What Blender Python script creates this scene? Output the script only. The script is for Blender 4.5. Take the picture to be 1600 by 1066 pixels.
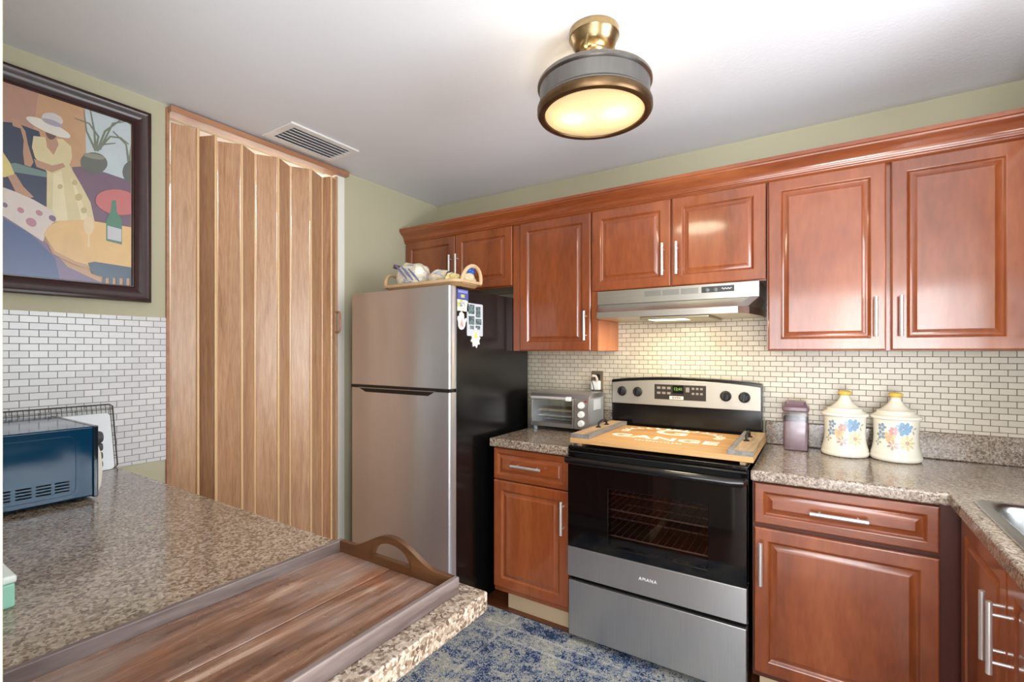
import bpy, bmesh, math, random
from mathutils import Vector, Matrix, noise

for _o in list(bpy.data.objects):
    bpy.data.objects.remove(_o)
scene = bpy.context.scene
COL = scene.collection
R = math.radians
PI = math.pi

# ------------------------------------------------------------------ camera
cam_data = bpy.data.cameras.new('camera')
cam_data.sensor_width = 36.0
cam_data.lens = 745.0 / 1600.0 * 36.0
cam_data.shift_y = 0.010
cam_data.clip_start = 0.02
cam = bpy.data.objects.new('camera', cam_data)
cam.location = (0.0, -2.685, 1.37)
cam.rotation_euler = (R(90), 0, R(32.8))
COL.objects.link(cam)
scene.camera = cam

# ------------------------------------------------------------------ light and exposure
scene.view_settings.view_transform = 'Standard'
scene.view_settings.look = 'None'
scene.view_settings.gamma = 1.0
scene.view_settings.use_curve_mapping = False
scene.view_settings.exposure = 0.0
world = bpy.data.worlds.new('world')
scene.world = world
world.use_nodes = True
world.node_tree.nodes['Background'].inputs[0].default_value = (0.75, 0.87, 1.0, 1)
world.node_tree.nodes['Background'].inputs[1].default_value = 1.0

def area(name, loc, rot, sx, sy, power, color, spread=180):
    l = bpy.data.lights.new(name, 'AREA')
    l.shape = 'RECTANGLE'; l.size = sx; l.size_y = sy
    l.energy = power; l.color = color; l.spread = R(spread)
    o = bpy.data.objects.new(name, l)
    o.location = loc; o.rotation_euler = rot
    COL.objects.link(o)
    return o

# daylight through the window over the sink, the living room's glass door and the hall
area('daylight_sink_window', (1.16, -1.40, 1.62), (0, R(90), 0), 0.85, 1.05, 48, (0.84, 0.93, 1.0))
area('daylight_glass_door', (0.75, -6.20, 1.20), (R(90), 0, 0), 3.4, 2.2, 210, (0.95, 0.97, 1.0))
area('daylight_side_window', (3.10, -4.3, 1.4), (0, R(90), 0), 1.6, 1.9, 110, (0.97, 0.98, 1.0))
area('hall_lamp', (-2.95, -1.0, 2.43), (0, R(-25), 0), 0.4, 1.2, 40, (1.0, 0.96, 0.9))
# unseen fill light added below the camera, aimed up to even out the ceiling
area('ceiling_fill', (0.22, -2.80, 0.55), (R(180), 0, 0), 0.5, 0.5, 44, (0.98, 0.99, 1.0))
area('camera_side_fill', (0.45, -3.15, 1.45), (R(104), 0, R(42)), 0.9, 0.9, 16, (1.0, 0.99, 0.97))  # second added fill, out of view behind the camera

# ------------------------------------------------------------------ mesh helpers
class MB:
    """collects shapes; build() links them as one mesh object"""
    def __init__(self):
        self.bm = bmesh.new()
        self.mi = 0
    def face(self, vs):
        try:
            f = self.bm.faces.new(vs); f.material_index = self.mi
            return f
        except ValueError:
            return None
    def box(self, x0, x1, y0, y1, z0, z1, M=None):
        p = [(x0,y0,z0),(x1,y0,z0),(x1,y1,z0),(x0,y1,z0),(x0,y0,z1),(x1,y0,z1),(x1,y1,z1),(x0,y1,z1)]
        if M: p = [M @ Vector(q) for q in p]
        v = [self.bm.verts.new(q) for q in p]
        for i in ((0,3,2,1),(4,5,6,7),(0,1,5,4),(1,2,6,5),(2,3,7,6),(3,0,4,7)):
            self.face([v[k] for k in i])
        return self
    def rings(self, rings, cap0=True, cap1=True, closed=True):
        vr = [[self.bm.verts.new(p) for p in r] for r in rings]
        for a, b in zip(vr[:-1], vr[1:]):
            n = len(a)
            for i in range(n if closed else n - 1):
                self.face([a[i], a[(i+1) % n], b[(i+1) % n], b[i]])
        if cap0: self.face(vr[0][::-1])
        if cap1: self.face(vr[-1])
        return self
    def lathe(self, prof, c=(0,0,0), n=40, cap0=True, cap1=True, sq=(1,1)):
        rs = []
        for r, z in prof:
            rs.append([(c[0]+r*sq[0]*math.cos(2*PI*i/n), c[1]+r*sq[1]*math.sin(2*PI*i/n), c[2]+z) for i in range(n)])
        return self.rings(rs, cap0, cap1)
    def tube(self, pts, r, n=8, cap=True, loop=False):
        pts = [Vector(p) for p in pts]
        m = len(pts); rs = []; up = None
        for i, p in enumerate(pts):
            if loop: t = pts[(i+1) % m] - pts[i-1]
            else: t = pts[min(i+1, m-1)] - pts[max(i-1, 0)]
            t.normalize()
            if up is None:
                up = Vector((0,0,1)) if abs(t.z) < .9 else Vector((1,0,0))
            a = t.cross(up)
            if a.length < 1e-4: a = t.orthogonal()
            a.normalize(); b = a.cross(t); up = b
            rr = r[i] if isinstance(r, (list, tuple)) else r
            rs.append([p + a*(rr*math.cos(2*PI*k/n)) + b*(rr*math.sin(2*PI*k/n)) for k in range(n)])
        if loop:
            rs.append(rs[0]); return self.rings(rs, False, False)
        return self.rings(rs, cap, cap)
    def cyl(self, p0, p1, r, n=16):
        return self.tube([p0, p1], r, n)
    def prism(self, poly, d0, d1, f):
        """poly of (a,b); f(a,b,d) -> xyz; extruded from d0 to d1"""
        return self.rings([[f(a,b,d0) for a,b in poly], [f(a,b,d1) for a,b in poly]])
    def slab(self, us, vs, hole, d0, d1, f):
        """a plate over the grid us x vs with the cells of hole(i,j) left out"""
        nu, nv = len(us)-1, len(vs)-1
        on = lambda i, j: 0 <= i < nu and 0 <= j < nv and not hole(i, j)
        V = {}
        def v(i, j, k):
            if (i,j,k) not in V: V[(i,j,k)] = self.bm.verts.new(f(us[i], vs[j], (d0, d1)[k]))
            return V[(i,j,k)]
        for i in range(nu):
            for j in range(nv):
                if not on(i,j): continue
                self.face([v(i,j,1),v(i+1,j,1),v(i+1,j+1,1),v(i,j+1,1)])
                self.face([v(i,j,0),v(i,j+1,0),v(i+1,j+1,0),v(i+1,j,0)])
                for (di,dj,a,b) in ((-1,0,(i,j+1),(i,j)),(1,0,(i+1,j),(i+1,j+1)),(0,-1,(i,j),(i+1,j)),(0,1,(i+1,j+1),(i,j+1))):
                    if not on(i+di,j+dj):
                        self.face([v(*a,0),v(*b,0),v(*b,1),v(*a,1)])
        return self
    def lump(self, c, rad, amp=.15, seed=0, nu=28, nv=16, freq=2.2, flat=None):
        rs = []
        for j in range(nv+1):
            th = PI*j/nv; th = min(max(th, .03), PI-.03)
            ring = []
            for i in range(nu):
                ph = 2*PI*i/nu
                d = Vector((math.sin(th)*math.cos(ph), math.sin(th)*math.sin(ph), -math.cos(th)))
                k = 1 + amp*noise.noise(d*freq + Vector((seed*3.1, seed*1.7, 0))) + amp*.45*noise.noise(d*freq*3 + Vector((seed, 5, 2)))
                p = [c[q] + d[q]*rad[q]*k for q in range(3)]
                if flat is not None: p[2] = max(p[2], flat)
                ring.append(p)
            rs.append(ring)
        return self.rings(rs)
    def build(self, name, m, parent=None, bevel=0, seg=2, smooth=True, angle=35, sub=0):
        bmesh.ops.recalc_face_normals(self.bm, faces=self.bm.faces[:])
        o0 = ORG.get(parent.name, Vector((0,0,0))) if parent else Vector((0,0,0))
        if parent: bmesh.ops.translate(self.bm, verts=self.bm.verts[:], vec=-o0)
        me = bpy.data.meshes.new(name)
        self.bm.to_mesh(me); self.bm.free()
        for q in (m if isinstance(m, (list, tuple)) else [m]): me.materials.append(q)
        if smooth:
            for p in me.polygons: p.use_smooth = True
            me.set_sharp_from_angle(angle=R(angle))
        o = bpy.data.objects.new(name, me)
        COL.objects.link(o)
        if parent: o.parent = parent; ORG[o.name] = o0
        if bevel:
            b = o.modifiers.new('edge', 'BEVEL'); b.width = bevel; b.segments = seg; b.limit_method = 'ANGLE'; b.angle_limit = R(40); b.harden_normals = True
        if sub:
            s = o.modifiers.new('sub', 'SUBSURF'); s.levels = sub; s.render_levels = sub
        return o

ORG = {}
def tag(o, label, cat, group=None, kind=None):
    o['label'] = label; o['category'] = cat
    if group: o['group'] = group
    if kind: o['kind'] = kind
    return o
def thing(name, label, cat, loc=(0,0,0), group=None):
    o = bpy.data.objects.new(name, None)
    o.empty_display_size = .05
    COL.objects.link(o); o.location = loc
    ORG[o.name] = Vector(loc)
    return tag(o, label, cat, group)
def struct(o, label, cat):
    return tag(o, label, cat, kind='structure')
def text_mesh(name, body, size, M, m, parent, depth=.0004, shear=0, space=1.0, offset=0):
    c = bpy.data.curves.new(name, 'FONT'); c.body = body; c.size = size; c.extrude = depth
    c.align_x = 'CENTER'; c.align_y = 'CENTER'; c.shear = shear; c.space_character = space; c.offset = offset
    t = bpy.data.objects.new('tmp', c); COL.objects.link(t)
    bpy.context.view_layer.update()
    me = bpy.data.meshes.new_from_object(t.evaluated_get(bpy.context.evaluated_depsgraph_get()))
    bpy.data.objects.remove(t)
    me.name = name
    o0 = ORG.get(parent.name, Vector((0,0,0)))
    me.transform(Matrix.Translation(-o0) @ M)
    me.materials.clear(); me.materials.append(m)
    o = bpy.data.objects.new(name, me); COL.objects.link(o); o.parent = parent; ORG[o.name] = o0
    return o
def rrect(x0, x1, y0, y1, r, n=5):
    out = []
    for cx, cy, a in ((x1-r,y1-r,0),(x0+r,y1-r,90),(x0+r,y0+r,180),(x1-r,y0+r,270)):
        for k in range(n+1):
            t = R(a + 90*k/n); out.append((cx+r*math.cos(t), cy+r*math.sin(t)))
    return out
XY = lambda a, b, d: (a, b, d)
XZ = lambda a, b, d: (a, d, b)
YZ = lambda a, b, d: (d, a, b)

# ------------------------------------------------------------------ materials
def srgb(r, g, b):
    f = lambda c: c/12.92 if c <= .04045 else ((c+.055)/1.055)**2.4
    return (f(r/255), f(g/255), f(b/255), 1)
class NT:
    def __init__(self, name):
        self.m = bpy.data.materials.new(name); self.m.use_nodes = True
        self.t = self.m.node_tree; self.n = self.t.nodes; self.b = self.n['Principled BSDF']
    def new(self, typ, **kw):
        x = self.n.new(typ)
        for k, v in kw.items():
            if k.startswith('i_'): x.inputs[k[2:].replace('_', ' ')].default_value = v
            else: setattr(x, k, v)
        return x
    def link(self, a, b): self.t.links.new(a, b)
    def coords(self, scale=(1,1,1), rot=(0,0,0)):
        # world-scaled object position of the surface point
        g = self.new('ShaderNodeNewGeometry')
        mp = self.new('ShaderNodeMapping'); mp.inputs['Scale'].default_value = scale; mp.inputs['Rotation'].default_value = rot
        self.link(g.outputs['Position'], mp.inputs['Vector'])
        return mp.outputs['Vector']
    def noise(self, vec, scale, detail=3, rough=.55, dist=0):
        x = self.new('ShaderNodeTexNoise'); x.inputs['Scale'].default_value = scale; x.inputs['Detail'].default_value = detail
        x.inputs['Roughness'].default_value = rough; x.inputs['Distortion'].default_value = dist
        self.link(vec, x.inputs['Vector']); return x.outputs['Fac']
    def ramp(self, fac, stops, interp='LINEAR'):
        x = self.new('ShaderNodeValToRGB'); x.color_ramp.interpolation = interp
        e = x.color_ramp.elements
        while len(e) < len(stops): e.new(.5)
        for k, (p, c) in zip(e, stops): k.position = p; k.color = c
        self.link(fac, x.inputs['Fac']); return x.outputs['Color']
    def mix(self, fac, a, b, mode='MIX'):
        x = self.new('ShaderNodeMix', data_type='RGBA', blend_type=mode)
        for s, v in ((0, fac), (6, a), (7, b)):
            if isinstance(v, (int, float)): x.inputs[s].default_value = v
            elif isinstance(v, tuple): x.inputs[s].default_value = v
            else: self.link(v, x.inputs[s])
        return x.outputs[2]
    def bump(self, h, strength=.2, dist=.002):
        x = self.new('ShaderNodeBump'); x.inputs['Strength'].default_value = strength; x.inputs['Distance'].default_value = dist
        self.link(h, x.inputs['Height']); self.link(x.outputs['Normal'], self.b.inputs['Normal'])
    def set(self, color=None, rough=None, metal=None, **kw):
        if color is not None:
            if isinstance(color, tuple): self.b.inputs['Base Color'].default_value = color
            else: self.link(color, self.b.inputs['Base Color'])
        if rough is not None:
            if isinstance(rough, (int, float)): self.b.inputs['Roughness'].default_value = rough
            else: self.link(rough, self.b.inputs['Roughness'])
        if metal is not None: self.b.inputs['Metallic'].default_value = metal
        for k, v in kw.items(): self.b.inputs[k.replace('_', ' ')].default_value = v
        return self.m
def plain(name, color, rough=.5, metal=0, var=.06, scale=8, **kw):
    """one colour with a slight cloudy variation"""
    t = NT(name)
    f = t.noise(t.coords(), scale, 2)
    c2 = tuple(max(0, k*(1-var)) for k in color[:3]) + (1,)
    return t.set(t.mix(f, color, c2), rough, metal, **kw)
def emit(name, color, strength):
    t = NT(name)
    return t.set((0.02,0.02,0.02,1), .4, Emission_Color=color, Emission_Strength=strength)
def wood(name, dark, mid, light, axis='z', scale=6, rough=.35, coat=0, stretch=.12, bump=.05, grain=70, gmix=.25):
    t = NT(name)
    s = [1,1,1]; s['xyz'.index(axis)] = stretch
    v = t.coords(tuple(s))
    f = t.noise(v, scale, 5, .6, .8)
    g = t.noise(v, grain, 3, .6)
    c = t.ramp(f, [(.28, dark), (.5, mid), (.72, light)])
    c = t.mix(gmix, c, t.ramp(g, [(.35, dark), (.65, light)]), 'MIX')
    t.bump(g, bump, .001)
    return t.set(c, rough, 0, Coat_Weight=coat, Coat_Roughness=.10)

def wall_paint(name, col):
    t = NT(name)
    n = t.noise(t.coords(), 160, 3)
    t.bump(n, .25, .002)
    f = t.noise(t.coords(), 2.5, 3)
    return t.set(t.mix(f, col, tuple(k*.93 for k in col[:3])+(1,)), .75)
M_wall = wall_paint('olive_beige_paint', srgb(194,189,161))
M_cream = wall_paint('cream_paint', srgb(219,214,192))
M_white_wall = wall_paint('white_paint', srgb(235,233,228))
t = NT('ceiling_texture')
n1 = t.noise(t.coords(), 55, 4, .6); n2 = t.noise(t.coords(), 140, 3)
t.bump(t.mix(.5, n1, n2), .35, .004)
M_ceiling = t.set(srgb(228,231,237), .8)

def brick_mat(name, plane, c1, c2, mortar):
    t = NT(name)
    g = t.new('ShaderNodeNewGeometry')
    sp = t.new('ShaderNodeSeparateXYZ'); t.link(g.outputs['Position'], sp.inputs[0])
    cb = t.new('ShaderNodeCombineXYZ')
    t.link(sp.outputs['X' if plane == 'x' else 'Y'], cb.inputs[0]); t.link(sp.outputs['Z'], cb.inputs[1])
    b = t.new('ShaderNodeTexBrick'); b.offset = .5; b.squash = 1
    b.inputs['Scale'].default_value = 1; b.inputs['Brick Width'].default_value = .0508; b.inputs['Row Height'].default_value = .0254
    b.inputs['Mortar Size'].default_value = .0014; b.inputs['Mortar Smooth'].default_value = .15; b.inputs['Bias'].default_value = 0
    b.inputs['Color1'].default_value = c1; b.inputs['Color2'].default_value = c2; b.inputs['Mortar'].default_value = mortar
    t.link(cb.outputs[0], b.inputs['Vector'])
    v = t.noise(t.coords(), 60, 4, .6, .5)
    c = t.mix(.5, b.outputs['Color'], t.mix(v, (1,1,1,1), (.80,.80,.80,1)), 'MULTIPLY')
    inv = t.new('ShaderNodeMath', operation='SUBTRACT'); inv.inputs[0].default_value = 1; t.link(b.outputs['Fac'], inv.inputs[1])
    t.bump(inv.outputs[0], .6, .0015)
    rr = t.new('ShaderNodeMapRange'); t.link(b.outputs['Fac'], rr.inputs[0]); rr.inputs[3].default_value = .28; rr.inputs[4].default_value = .8
    return t.set(c, rr.outputs[0])
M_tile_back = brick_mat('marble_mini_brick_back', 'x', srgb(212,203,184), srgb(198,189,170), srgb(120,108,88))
M_tile_left = brick_mat('marble_mini_brick_left', 'y', srgb(232,232,232), srgb(218,218,219), srgb(148,142,136))

def granite(name, stops, scale=190, rough=.16):
    t = NT(name)
    v = t.coords()
    d = t.noise(v, 45, 3)
    dv = t.new('ShaderNodeVectorMath', operation='MULTIPLY_ADD')
    t.link(v, dv.inputs[0]); dv.inputs[1].default_value = (1,1,1)
    sc = t.new('ShaderNodeVectorMath', operation='SCALE'); sc.inputs['Scale'].default_value = .007
    nn = t.new('ShaderNodeTexNoise'); nn.inputs['Scale'].default_value = 120; nn.inputs['Detail'].default_value = 3; t.link(v, nn.inputs['Vector'])
    t.link(nn.outputs['Color'], sc.inputs[0]); t.link(sc.outputs[0], dv.inputs[2])
    vo = t.new('ShaderNodeTexVoronoi'); vo.inputs['Scale'].default_value = scale; t.link(dv.outputs[0], vo.inputs['Vector'])
    s2 = t.new('ShaderNodeSeparateColor'); t.link(vo.outputs['Color'], s2.inputs[0])
    big = t.noise(v, 50, 4, .65)
    a = t.new('ShaderNodeMath', operation='MULTIPLY_ADD'); t.link(big, a.inputs[0]); a.inputs[1].default_value = 1.1; a.inputs[2].default_value = -.30
    m = t.new('ShaderNodeMix'); m.inputs[0].default_value = .55; t.link(a.outputs[0], m.inputs[2]); t.link(s2.outputs[0], m.inputs[3])
    c = t.ramp(m.outputs[0], stops)
    return t.set(c, rough, Coat_Weight=.3, Coat_Roughness=.08)
M_granite = granite('speckled_granite_counter', [(.10,srgb(84,70,60)),(.26,srgb(124,106,90)),(.45,srgb(153,137,121)),(.62,srgb(170,157,143)),(.80,srgb(196,186,175)),(.95,srgb(128,119,111))])

M_cherry = wood('cherry_cabinet', srgb(104,48,21), srgb(140,70,34), srgb(170,96,54), 'z', 3.2, .28, .8, .22, .02, 60, .18)
M_cherry_h = wood('cherry_cabinet_crosswise', srgb(104,48,21), srgb(140,70,34), srgb(170,96,54), 'x', 3.2, .28, .8, .22, .02, 60, .18)
M_cherry_in = plain('dark_maroon_cherry', srgb(84,32,18), .5)  # darker maroon cherry for the corner base cabinet bodies
M_side = wood('cabinet_side_laminate', srgb(184,104,62), srgb(206,126,80), srgb(220,142,96), 'z', 4, .4, .1)
M_kick = plain('toe_kick_board', srgb(206,184,150), .6)
M_steel = None
def steel(name, col, rough, axis, contrast=.25):
    t = NT(name)
    s = [1,1,1]
    for k in 'xyz':
        if k in axis: s['xyz'.index(k)] = .012
    f = t.noise(t.coords(tuple(s)), 420, 2)
    c2 = tuple(k*(1-contrast) for k in col[:3])+(1,)
    r = t.new('ShaderNodeMapRange'); t.link(f, r.inputs[0]); r.inputs[3].default_value = rough-.05; r.inputs[4].default_value = rough+.07
    if axis == 'z':   # brushed sideways: reflections smear up and down
        tg = t.new('ShaderNodeTangent', direction_type='RADIAL', axis='Z'); t.link(tg.outputs[0], t.b.inputs['Tangent'])
        t.b.inputs['Anisotropic'].default_value = .8; t.b.inputs['Anisotropic Rotation'].default_value = .25
    return t.set(t.mix(f, col, c2), r.outputs[0], 1.0)
M_fridge = steel('brushed_steel_fridge', srgb(218,219,222), .30, 'z', .12); M_fridge.node_tree.nodes['Principled BSDF'].inputs['Metallic'].default_value = .80
M_steel = steel('brushed_steel_range', srgb(196,196,196), .30, 'z', .25); M_steel.node_tree.nodes['Principled BSDF'].inputs['Metallic'].default_value = .85
M_hood = steel('brushed_steel_hood', srgb(214,212,206), .30, 'x')
M_chrome = plain('satin_nickel_handle', srgb(226,225,223), .32, .7)
M_sink = steel('sink_steel', srgb(196,198,202), .24, 'y')
M_black = plain('black_enamel', srgb(14,14,15), .18, 0, .2)
M_black_tex = plain('black_fridge_side', srgb(13,13,14), .22, 0, .3, 30)
M_black_gloss = plain('black_glass', srgb(9,9,10), .05, 0, .1)
M_black_matte = plain('black_plastic', srgb(22,22,23), .5)
M_recess = plain('dark_recess', srgb(6,6,6), .7, Specular_IOR_Level=.1)
M_white = plain('white_enamel', srgb(238,238,236), .35)
M_white_pl = plain('white_plastic', srgb(236,236,232), .4)

# ------------------------------------------------------------------ the setting
XL, XR, CEIL = -2.394, 0.99, 2.446
MB_ = MB()
t = NT('red_brown_laminate_floor')
g = t.noise(t.coords((.15,1,1)), 40, 4); b_ = t.noise(t.coords((.6,6,1)), 1.3, 2)
c = t.mix(.5, t.ramp(g, [(.3,srgb(86,44,26)),(.7,srgb(140,80,48))]), t.ramp(b_, [(.35,srgb(96,50,30)),(.65,srgb(150,90,56))]))
M_floor = t.set(c, .3)
struct(MB_.box(-3.3, 3.2, -6.3, .12, -.1, 0).build('floor', M_floor, smooth=False), 'red-brown wood floor of the kitchen', 'floor')
struct(MB().box(-3.3, 3.2, -6.3, .12, CEIL, CEIL+.1).build('ceiling', M_ceiling, smooth=False), 'light grey textured ceiling', 'ceiling')
wb = struct(MB().box(-3.3, XR+.12, 0, .12, 0, CEIL).build('wall_back', M_wall, smooth=False), 'olive beige wall behind the range and cabinets', 'wall')
MB().box(-1.62, XR-.012, -.006, 0, 1.026, 1.70).build('tile_backsplash', M_tile_back, wb, smooth=False)
wl = struct(MB().slab([-6.3,-1.745,-.83,.0], [0,2.435,CEIL], lambda i,j: i==1 and j==0, XL-.12, XL, YZ).build('wall_left', M_wall, smooth=False),
            'beige wall with the picture and the folding door', 'wall')
MB().box(XL, XL+.006, -2.583, -1.756, .90, 1.515).build('tile_backsplash', M_tile_left, wl, smooth=False)
struct(MB().box(XL, -.555, -2.705, -2.5832, 0, CEIL).build('wall_front', M_cream, bevel=.004, smooth=False), 'cream wall end at the left edge of the photo', 'wall')
wr = struct(MB().slab([-2.70,-1.93,-.87,0], [0,1.15,2.05,CEIL], lambda i,j: i==1 and j==1, XR, XR+.12, YZ).build('wall_right', M_wall, smooth=False),
            'olive beige wall behind the sink', 'wall')
wn = MB()
for a in ((-1.93,-1.89,1.15,2.05),(-.91,-.87,1.15,2.05),(-1.89,-.91,1.15,1.19),(-1.89,-.91,2.01,2.05),(-1.415,-1.385,1.19,2.01)):
    wn.box(XR+.03, XR+.08, *a)
w1 = struct(wn.build('window_1', M_white, bevel=.003), 'white framed window over the sink', 'window')
t = NT('clear_pane')
tr = t.new('ShaderNodeBsdfTransparent'); gl = t.new('ShaderNodeBsdfGlossy'); gl.inputs['Roughness'].default_value = .02
mx = t.new('ShaderNodeMixShader'); mx.inputs[0].default_value = .06
t.link(tr.outputs[0], mx.inputs[1]); t.link(gl.outputs[0], mx.inputs[2]); t.link(mx.outputs[0], t.n['Material Output'].inputs[0])
M_pane = t.m
MB().box(XR+.05, XR+.056, -1.89, -.91, 1.19, 2.01).build('pane', M_pane, w1, smooth=False)
# the living room beyond the kitchen opening
struct(MB().box(XR, 3.1, -2.70, -2.58, 0, CEIL).build('wall_living_north', M_cream, smooth=False), 'cream living room wall', 'wall')
struct(MB().slab([-6.3,-5.1,-3.5,-2.6], [0,.5,2.2,CEIL], lambda i,j: i==1 and j==1, 3.0, 3.12, YZ).build('wall_living_east', M_cream, smooth=False), 'cream living room wall with a side window', 'wall')
struct(MB().slab([-2.5,-.95,2.45,3.1], [0,.06,2.25,CEIL], lambda i,j: i==1 and j==1, -6.1, -6.0, XZ).build('wall_living_south', M_cream, smooth=False), 'cream living room wall with a glass door', 'wall')
gd = MB()
for a in ((-.95,-.88,.06,2.25),(2.38,2.45,.06,2.25),(.71,.80,.06,2.25),(-.88,2.38,.06,.14),(-.88,2.38,2.18,2.25)):
    gd.box(a[0], a[1], -6.07, -6.02, a[2], a[3])
d1 = struct(gd.build('door_1', M_white, bevel=.004), 'white framed glass door of the living room', 'door')
MB().box(-.88, 2.38, -6.05, -6.044, .14, 2.18).build('pane', M_pane, d1, smooth=False)
# hall behind the folding door
struct(MB().box(-3.25, -3.15, -2.6, .0, 0, CEIL).build('wall_hall', M_white_wall, smooth=False), 'white hall wall behind the folding door', 'wall')
struct(MB().box(-3.2, XL-.12, -2.62, -2.55, 0, CEIL).build('wall_hall_end', M_white_wall, smooth=False), 'white end wall of the hall', 'wall')
M_jamb = wall_paint('white_jamb', srgb(242,240,232))
struct(MB().box(XL-.115, XL+.004, -.888, -.826, 0, 2.434).build('trim_1', M_jamb, bevel=.004), 'off-white jamb right of the folding door', 'trim')
M_vinyl_trim = wood('folding_door_trim', srgb(150,104,76), srgb(176,128,96), srgb(190,142,110), 'y', 8, .35)
struct(MB().box(XL-.115, XL+.010, -1.757, -1.744, 0, 2.434).build('trim_2', M_vinyl_trim, bevel=.003), 'narrow brown jamb strip left of the folding door', 'trim')

# ------------------------------------------------------------------ folding accordion door
def vinyl(name, k, rough=.3):
    t = NT(name)
    v = t.coords((1,1,.07))
    f = t.noise(v, 24, 5, .6, 1.5); g = t.noise(v, 190, 3, .6)
    s = lambda *c: srgb(*[min(255, q*k) for q in c])
    c = t.mix(.35, t.ramp(f, [(.3,s(162,118,86)),(.5,s(192,150,115)),(.7,s(206,167,134))]), t.ramp(g, [(.35,s(158,116,84)),(.65,s(210,172,138))]))
    return t.set(c, rough)
M_vinyl = vinyl('woodgrain_vinyl_panel', 1.0)
M_hinge = plain('amber_vinyl_hinge', srgb(236,196,150), .25, 0, .1)
acc = thing('folding_door', 'closed woodgrain vinyl accordion door in the left wall opening', 'door', (XL-.01, -1.3, 0))
V = [(-2.362,-1.738),(-2.362,-1.642),(-2.50,-1.622),(-2.362,-1.567),(-2.425,-1.533),(-2.362,-1.447),(-2.42,-1.352),(-2.362,-1.261),
     (-2.42,-1.16),(-2.362,-1.072),(-2.42,-.961),(-2.362,-.941),(-2.385,-.897)]
V = [(-2.40,-1.742)] + V[1:]
for i, (a, b) in enumerate(zip(V[:-1], V[1:])):
    A, B = Vector((a[0],a[1],0)), Vector((b[0],b[1],0)); d = (B-A).normalized(); nrm = Vector((d.y,-d.x,0))
    A2, B2 = A + d*.007, B - d*.007
    m = MB()
    q = [A2+nrm*.003, B2+nrm*.003, B2-nrm*.003, A2-nrm*.003]
    m.rings([[(p.x,p.y,.012) for p in q], [(p.x,p.y,2.376) for p in q]])
    m.build('panel', M_vinyl, acc, bevel=.001, seg=1)
for a in V[1:-1]:
    MB().lathe([(.006,.012),(.006,2.376)], (a[0],a[1],0), 10).build('hinge_strip', M_hinge, acc)
MB().box(-2.432, -2.352, -1.752, -.822, 2.409, 2.437).build('track', M_vinyl_trim, acc, bevel=.003)
MB().box(-2.40, -2.372, -.903, -.888, .012, 2.392).build('lead_post', M_vinyl, acc, bevel=.003)
hb = MB(); hb.tube([(-2.372,-.900,1.60),(-2.345,-.900,1.598),(-2.338,-.900,1.585),(-2.338,-.900,1.495),(-2.345,-.900,1.482),(-2.372,-.900,1.48)], .0065, 10)
hb.build('pull_handle', M_vinyl_trim, acc)

# ------------------------------------------------------------------ picture on the left wall
pic = thing('framed_picture', 'large painting of two women at a cafe table in a dark mahogany frame', 'picture', (XL, -2.17, 1.575))
PY0, PY1, PZ0, PZ1 = -2.525, -1.818, 1.575, 2.372
t = NT('mahogany_frame')
M_frame = t.set(t.ramp(t.noise(t.coords(), 30, 3), [(.3,srgb(40,13,12)),(.7,srgb(58,20,17))]), .28, Coat_Weight=.15, Coat_Roughness=.2)
fr = MB(); rr_ = []
for ins, x in ((0,XL+.001),(0,XL+.026),(.004,XL+.034),(.012,XL+.036),(.020,XL+.032),(.030,XL+.030),(.046,XL+.022),(.056,XL+.017),(.060,XL+.019),(.064,XL+.019),(.066,XL+.010),(.066,XL+.001)):
    rr_.append([(x,PY0+ins,PZ0+ins),(x,PY1-ins,PZ0+ins),(x,PY1-ins,PZ1-ins),(x,PY0+ins,PZ1-ins)])
rr_.append(rr_[0])
fr.rings(rr_, False, False).build('frame', M_frame, pic, angle=20)
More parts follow.
